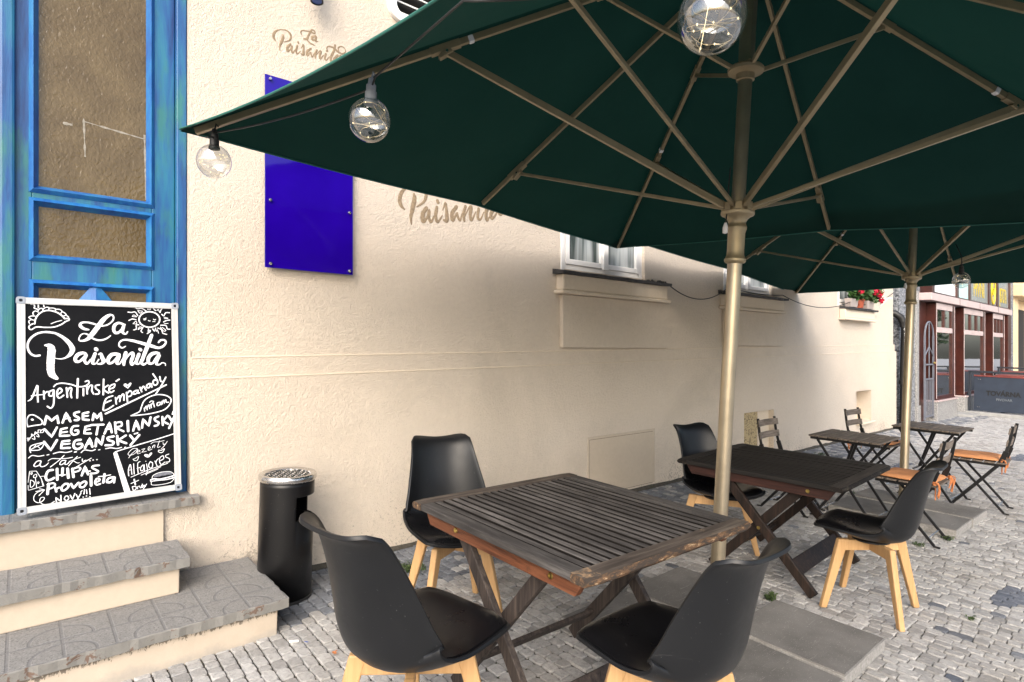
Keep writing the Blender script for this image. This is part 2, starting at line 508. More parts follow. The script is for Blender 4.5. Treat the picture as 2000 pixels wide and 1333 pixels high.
    b1 = k.bump(k.math('SUBTRACT', 1.0, groove), 0.002, 0.7)
    k.bump(sp, 0.0012, 0.6, prev=b1)
    MATS['step_tile'] = k.m
    # chipped painted nosing: grey stone, red-brown and ochre paint remains
    k = NT('step_nosing')
    v = k.coords()
    f = k.noise(v, 16, 6, 0.7, 0.6)
    c = k.ramp(f, [(0.0, (0.17, 0.165, 0.16)), (0.56, (0.21, 0.205, 0.19)), (0.60, (0.13, 0.085, 0.065)), (0.67, (0.14, 0.095, 0.072)), (0.69, (0.24, 0.21, 0.12)), (0.74, (0.28, 0.25, 0.16))])
    k.color(c); k.rough(0.85); k.bump(f, 0.004, 1.0)
    MATS['step_nosing'] = k.m
    # speckled granite
    k = NT('granite')
    v = k.coords()
    f = k.noise(v, 24, 3, 0.75)
    c = k.ramp(f, [(0.38, (0.03, 0.033, 0.04)), (0.48, (0.16, 0.17, 0.19)), (0.56, (0.24, 0.25, 0.27)), (0.68, (0.50, 0.51, 0.53))])
    k.color(c); k.rough(0.5)
    MATS['granite'] = k.m
    k = NT('granite_light')
    v = k.coords()
    f = k.noise(v, 60, 3, 0.7)
    k.color(k.ramp(f, [(0.36, (0.14, 0.14, 0.14)), (0.5, (0.28, 0.275, 0.27)), (0.66, (0.42, 0.415, 0.40))]))
    k.rough(0.5)
    MATS['granite_light'] = k.m
    # chalkboard with smears
    k = NT('blackboard')
    v = k.coords()
    f = k.noise(v, 14, 8, 0.75, 0.5)
    c = k.ramp(f, [(0.3, (0.0035, 0.004, 0.0055)), (0.62, (0.0065, 0.007, 0.0085))])
    v2 = k.coords((26, 8, 26))
    s = k.noise(v2, 1.2, 6, 0.7)
    c = k.mix(k.ramp(s, [(0.68, 0.0), (0.78, 0.22)]), c, (0.12, 0.12, 0.13))
    k.color(c); k.rough(0.6); k.set(Specular_IOR_Level=0.12)
    MATS['blackboard'] = k.m
    # leaves
    for nm, c1, c2 in (('leaf_geranium', (0.02, 0.055, 0.012), (0.06, 0.15, 0.03)), ('leaf_weed', (0.025, 0.05, 0.012), (0.07, 0.11, 0.03)), ('leaf_tree', (0.02, 0.05, 0.012), (0.07, 0.12, 0.03))):
        k = NT(nm)
        g = k.n('ShaderNodeNewGeometry')
        k.color(k.ramp(g.outputs['Random Per Island'], [(0.0, c1), (1.0, c2)]))
        k.rough(0.6)
        MATS[nm] = k.m
    # woven vent mesh
    k = NT('vent_mesh')
    v = k.coords((1, 1, 1))
    w = k.n('ShaderNodeTexVoronoi'); w.inputs['Scale'].default_value = 42; k.l(v, w.inputs['Vector'])
    k.color(k.ramp(w.outputs['Distance'], [(0.15, (0.05, 0.035, 0.015)), (0.5, (0.46, 0.36, 0.20))]))
    k.rough(0.8); k.bump(w.outputs['Distance'], 0.006, 1.0)
    MATS['vent_mesh'] = k.m
make_special()

# ------------------------------------------------------------------ mesh helpers
UPX, UPY = -0.01332, 0.01738          # the house fronts stand plumb while the pavement slopes a little
def shear(p):
    return (p[0] + UPX * p[2], p[1] + UPY * p[2], p[2])

class MB:
    """collects polygons for ONE mesh object"""
    def __init__(self):
        self.v = []; self.f = []; self.mi = []
    def add(self, vs, fs, mi=0):
        o = len(self.v)
        self.v.extend([tuple(x) for x in vs])
        self.f.extend([tuple(i + o for i in f) for f in fs])
        self.mi.extend([mi] * len(fs))
        return self
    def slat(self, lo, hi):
        """box whose two x sides carry painted gap shade (slot 1)"""
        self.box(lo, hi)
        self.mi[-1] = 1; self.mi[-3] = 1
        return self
    def box(self, lo, hi, mi=0):
        x0, y0, z0 = lo; x1, y1, z1 = hi
        return self.add([(x0, y0, z0), (x1, y0, z0), (x1, y1, z0), (x0, y1, z0), (x0, y0, z1), (x1, y0, z1), (x1, y1, z1), (x0, y1, z1)],
                        [(0, 3, 2, 1), (4, 5, 6, 7), (0, 1, 5, 4), (1, 2, 6, 5), (2, 3, 7, 6), (3, 0, 4, 7)], mi)
    def bar(self, p, q, w, h, up=(0, 0, 1), w2=None, h2=None, mi=0):
        """beam from p to q; w across, h along up"""
        p = Vector(p); q = Vector(q); d = (q - p).normalized()
        u = Vector(up); s = d.cross(u)
        if s.length < 1e-5:
            s = d.cross(Vector((1, 0, 0)))
        s.normalize(); u = s.cross(d).normalized()
        w2 = w if w2 is None else w2; h2 = h if h2 is None else h2
        vs = []
        for c, ww, hh in ((p, w, h), (q, w2, h2)):
            for a, b in ((-1, -1), (1, -1), (1, 1), (-1, 1)):
                vs.append(c + s * (a * ww / 2) + u * (b * hh / 2))
        return self.add(vs, [(0, 3, 2, 1), (4, 5, 6, 7), (0, 1, 5, 4), (1, 2, 6, 5), (2, 3, 7, 6), (3, 0, 4, 7)], mi)
    def tube(self, pts, r, n=8, caps=True, mi=0):
        pts = [Vector(p) for p in pts]
        rs = r if isinstance(r, (list, tuple)) else [r] * len(pts)
        prev = None; vs = []; fs = []
        for i, p in enumerate(pts):
            d = (pts[min(i + 1, len(pts) - 1)] - pts[max(i - 1, 0)]).normalized()
            if prev is None:
                s = d.cross(Vector((0, 0, 1)))
                if s.length < 1e-3:
                    s = d.cross(Vector((1, 0, 0)))
            else:
                s = prev - d * prev.dot(d)
            s.normalize(); prev = s; t = d.cross(s)
            for k in range(n):
                a = 2 * PI * k / n
                vs.append(p + (s * math.cos(a) + t * math.sin(a)) * rs[i])
        for i in range(len(pts) - 1):
            for k in range(n):
                a = i * n + k; b = i * n + (k + 1) % n
                fs.append((a, b, b + n, a + n))
        if caps:
            fs.append(tuple(reversed(range(n)))); fs.append(tuple(range((len(pts) - 1) * n, len(pts) * n)))
        return self.add(vs, fs, mi)
    def lathe(self, prof, n=24, c=(0, 0, 0), ax=(0, 0, 1), mi=0):
        ax = Vector(ax).normalized(); c = Vector(c)
        s = ax.orthogonal().normalized(); t = ax.cross(s)
        vs = []; fs = []
        for (r, z) in prof:
            for k in range(n):
                a = 2 * PI * k / n
                vs.append(c + ax * z + (s * math.cos(a) + t * math.sin(a)) * max(r, 1e-5))
        for i in range(len(prof) - 1):
            for k in range(n):
                a = i * n + k; b = i * n + (k + 1) % n
                fs.append((a, b, b + n, a + n))
        return self.add(vs, fs, mi)
    def grid(self, rows, mi=0, flip=False):
        nr = len(rows); nc = len(rows[0]); vs = [p for r in rows for p in r]; fs = []
        for i in range(nr - 1):
            for j in range(nc - 1):
                a = i * nc + j
                q = (a, a + 1, a + nc + 1, a + nc)
                fs.append(tuple(reversed(q)) if flip else q)
        return self.add(vs, fs, mi)
    def prism(self, outline, y0, y1, mi=0):
        """outline in (x, z), extruded along y"""
        n = len(outline)
        vs = [(x, y0, z) for x, z in outline] + [(x, y1, z) for x, z in outline]
        fs = [tuple(range(n)), tuple(reversed(range(n, 2 * n)))]
        fs += [(i, i + n, (i + 1) % n + n, (i + 1) % n) for i in range(n)]
        return self.add(vs, fs, mi)
    def shear(self):
        self.v = [shear(p) for p in self.v]
        return self
    def build(self, name, mat, parent=None, smooth=0, bevel=0.0, seg=2, solid=0.0, sub=0):
        off = parent_loc(parent)
        me = bpy.data.meshes.new(name)
        me.from_pydata([(a - off[0], b - off[1], c - off[2]) for a, b, c in self.v], [], self.f)
        mats = mat if isinstance(mat, (list, tuple)) else [mat]
        for m_ in mats:
            me.materials.append(MATS[m_])
        if len(mats) > 1:
            me.polygons.foreach_set('material_index', self.mi)
        me.validate()
        bm = bmesh.new(); bm.from_mesh(me)
        bmesh.ops.recalc_face_normals(bm, faces=bm.faces)
        bm.to_mesh(me); bm.free()
        if smooth:
            me.polygons.foreach_set('use_smooth', [True] * len(me.polygons))
            me.set_sharp_from_angle(angle=R(smooth))
        me.update()
        o = bpy.data.objects.new(name, me)
        COL.objects.link(o)
        if parent is not None:
            o.parent = parent
        if solid:
            md = o.modifiers.new('thickness', 'SOLIDIFY'); md.thickness = solid; md.offset = -1
        if bevel:
            md = o.modifiers.new('bevel', 'BEVEL'); md.width = bevel; md.segments = seg
            md.limit_method = 'ANGLE'; md.angle_limit = R(35)
        if sub:
            md = o.modifiers.new('sub', 'SUBSURF'); md.levels = sub; md.render_levels = sub
        return o

BASE = {}
def parent_loc(p):
    """world position the part coordinates are measured from"""
    if p is None:
        return (0, 0, 0)
    while p.parent is not None:
        p = p.parent
    return BASE.get(p.name, (0, 0, 0))

def thing(name, label, cat, loc=(0, 0, 0), group=None, local=False):
    """an Empty at the base of a thing; local=True: its parts are modelled about the origin"""
    o = bpy.data.objects.new(name, None)
    o.empty_display_size = 0.1
    COL.objects.link(o)
    o.location = loc
    if not local:
        BASE[o.name] = tuple(loc)
    tag(o, label, cat, group)
    return o
def tag(o, label, cat, group=None):
    o['label'] = label; o['category'] = cat
    if group:
        o['group'] = group
    return o
def struct(o):
    o['kind'] = 'structure'
    return o
def kids(o):
    return [c for c in bpy.data.objects if c.parent == o]
def copy_tree(o, parent=None):
    c = o.copy()
    COL.objects.link(c)
    if parent is not None:
        c.parent = parent
    for ch in kids(o):
        copy_tree(ch, c)
    return c

def catmull(pts, n=4):
    out = []
    m = len(pts)
    for i in range(m - 1):
        p0 = pts[max(i - 1, 0)]; p1 = pts[i]; p2 = pts[i + 1]; p3 = pts[min(i + 2, m - 1)]
        for k in range(n):
            f = k / n
            out.append(tuple(0.5 * (2 * b + (-a + c) * f + (2 * a - 5 * b + 4 * c - d) * f * f + (-a + 3 * b - 3 * c + d) * f ** 3) for a, b, c, d in zip(p0, p1, p2, p3)))
    out.append(tuple(pts[-1]))
    return out

def brush(mb, data, fn, h, rag=0.0, fat=1.0):
    """hand lettering: each stroke becomes a low domed ribbon; fn maps (x, y, lift) to space"""
    for st in data.split(';'):
        hard = st.startswith('!')
        pts = [tuple(int(q) / 1e4 for q in t.split(',')) for t in st.lstrip('!').split()]
        if len(pts) < 2:
            continue
        if hard:
            fine = []
            for a, b in zip(pts[:-1], pts[1:]):
                for k in range(4):
                    f = k / 4
                    fine.append(tuple(x + (y - x) * f for x, y in zip(a, b)))
            fine.append(pts[-1]); pts = fine
        else:
            pts = catmull(pts, 5)
        rows = []
        n = len(pts)
        # round the two ends
        def cap(i, s):
            x, y, w = pts[i]; j = i + s
            dx, dy = x - pts[j][0], y - pts[j][1]; L = math.hypot(dx, dy) or 1
            return [(x + dx / L * w * 0.5 * e, y + dy / L * w * 0.5 * e, w * ww) for e, ww in ((0.95, 0.25), (0.7, 0.7), (0.35, 0.93))]
        full = cap(0, 1) + list(pts) + list(reversed(cap(n - 1, -1)))
        for i, (x, y, w) in enumerate(full):
            a = full[max(i - 1, 0)]; b = full[min(i + 1, len(full) - 1)]
            dx, dy = b[0] - a[0], b[1] - a[1]; L = math.hypot(dx, dy) or 1
            nx, ny = -dy / L, dx / L
            w = max(w * fat, 0.0006) / 2
            j1 = 1 + rag * rnd.uniform(-1, 1); j2 = 1 + rag * rnd.uniform(-1, 1)
            rows.append([fn(x + nx * w * j1, y + ny * w * j1, 0), fn(x + nx * w * .5, y + ny * w * .5, h * .8), fn(x, y, h), fn(x - nx * w * .5, y - ny * w * .5, h * .8), fn(x - nx * w * j2, y - ny * w * j2, 0)])
        mb.grid(rows)
    return mb

def text_mesh(name, body, size, fn, mat, parent, sx=1.0, depth=0.004, bold=0.0):
    """lettering in plain type, mapped onto a surface by fn(x, y, lift)"""
    cu = bpy.data.curves.new('type', 'FONT')
    cu.body = body; cu.size = size; cu.align_x = 'CENTER'; cu.extrude = depth / 2; cu.offset = bold
    ob = bpy.data.objects.new('type', cu)
    COL.objects.link(ob)
    me = bpy.data.meshes.new_from_object(ob.evaluated_get(bpy.context.evaluated_depsgraph_get()))
    bpy.data.objects.remove(ob)
    bpy.data.curves.remove(cu)
    off = parent_loc(parent)
    for vtx in me.vertices:
        p = fn(vtx.co.x * sx, vtx.co.y, vtx.co.z)
        vtx.co = (p[0] - off[0], p[1] - off[1], p[2] - off[2])
    me.materials.clear(); me.materials.append(MATS[mat])
    me.name = name
    o = bpy.data.objects.new(name, me)
    COL.objects.link(o)
    o.parent = parent
    return o

def wall_panel(mb, s0, s1, t0, t1, holes, y=0.0, tmap=None, mi=0):
    """front face at y with rectangular holes (s0,s1,t0,t1,depth) and their reveals; normal to -y"""
    S = sorted(set([s0, s1] + [min(max(h[i], s0), s1) for h in holes for i in (0, 1)]))
    T = sorted(set([t0, t1] + [min(max(h[i], t0), t1) for h in holes for i in (2, 3)]))
    tm = tmap or (lambda s, t: t)
    for a, b in zip(S[:-1], S[1:]):
        for c, d in zip(T[:-1], T[1:]):
            if any(h[0] <= a and b <= h[1] and h[2] <= c and d <= h[3] for h in holes):
                continue
            mb.add([(a, y, tm(a, c)), (b, y, tm(b, c)), (b, y, tm(b, d)), (a, y, tm(a, d))], [(0, 1, 2, 3)], mi)
    for h in holes:
        a, b, c, d, dep = h[:5]
        c2, d2 = max(c, t0), min(d, t1)
        if c2 >= d2:
            continue
        yb = y + dep
        mb.add([(a, y, c2), (a, yb, c2), (a, yb, d2), (a, y, d2)], [(0, 1, 2, 3)], mi)
        mb.add([(b, y, c2), (b, yb, c2), (b, yb, d2), (b, y, d2)], [(0, 1, 2, 3)], mi)
        if c >= t0:
            mb.add([(a, y, c), (b, y, c), (b, yb, c), (a, yb, c)], [(0, 1, 2, 3)], mi)
        if d <= t1:
            mb.add([(a, y, d), (b, y, d), (b, yb, d), (a, yb, d)], [(0, 1, 2, 3)], mi)
        if len(h) > 5 and h[5]:
            mb.add([(a, yb, c2), (b, yb, c2), (b, yb, d2), (a, yb, d2)], [(0, 1, 2, 3)], mi)
    return mb

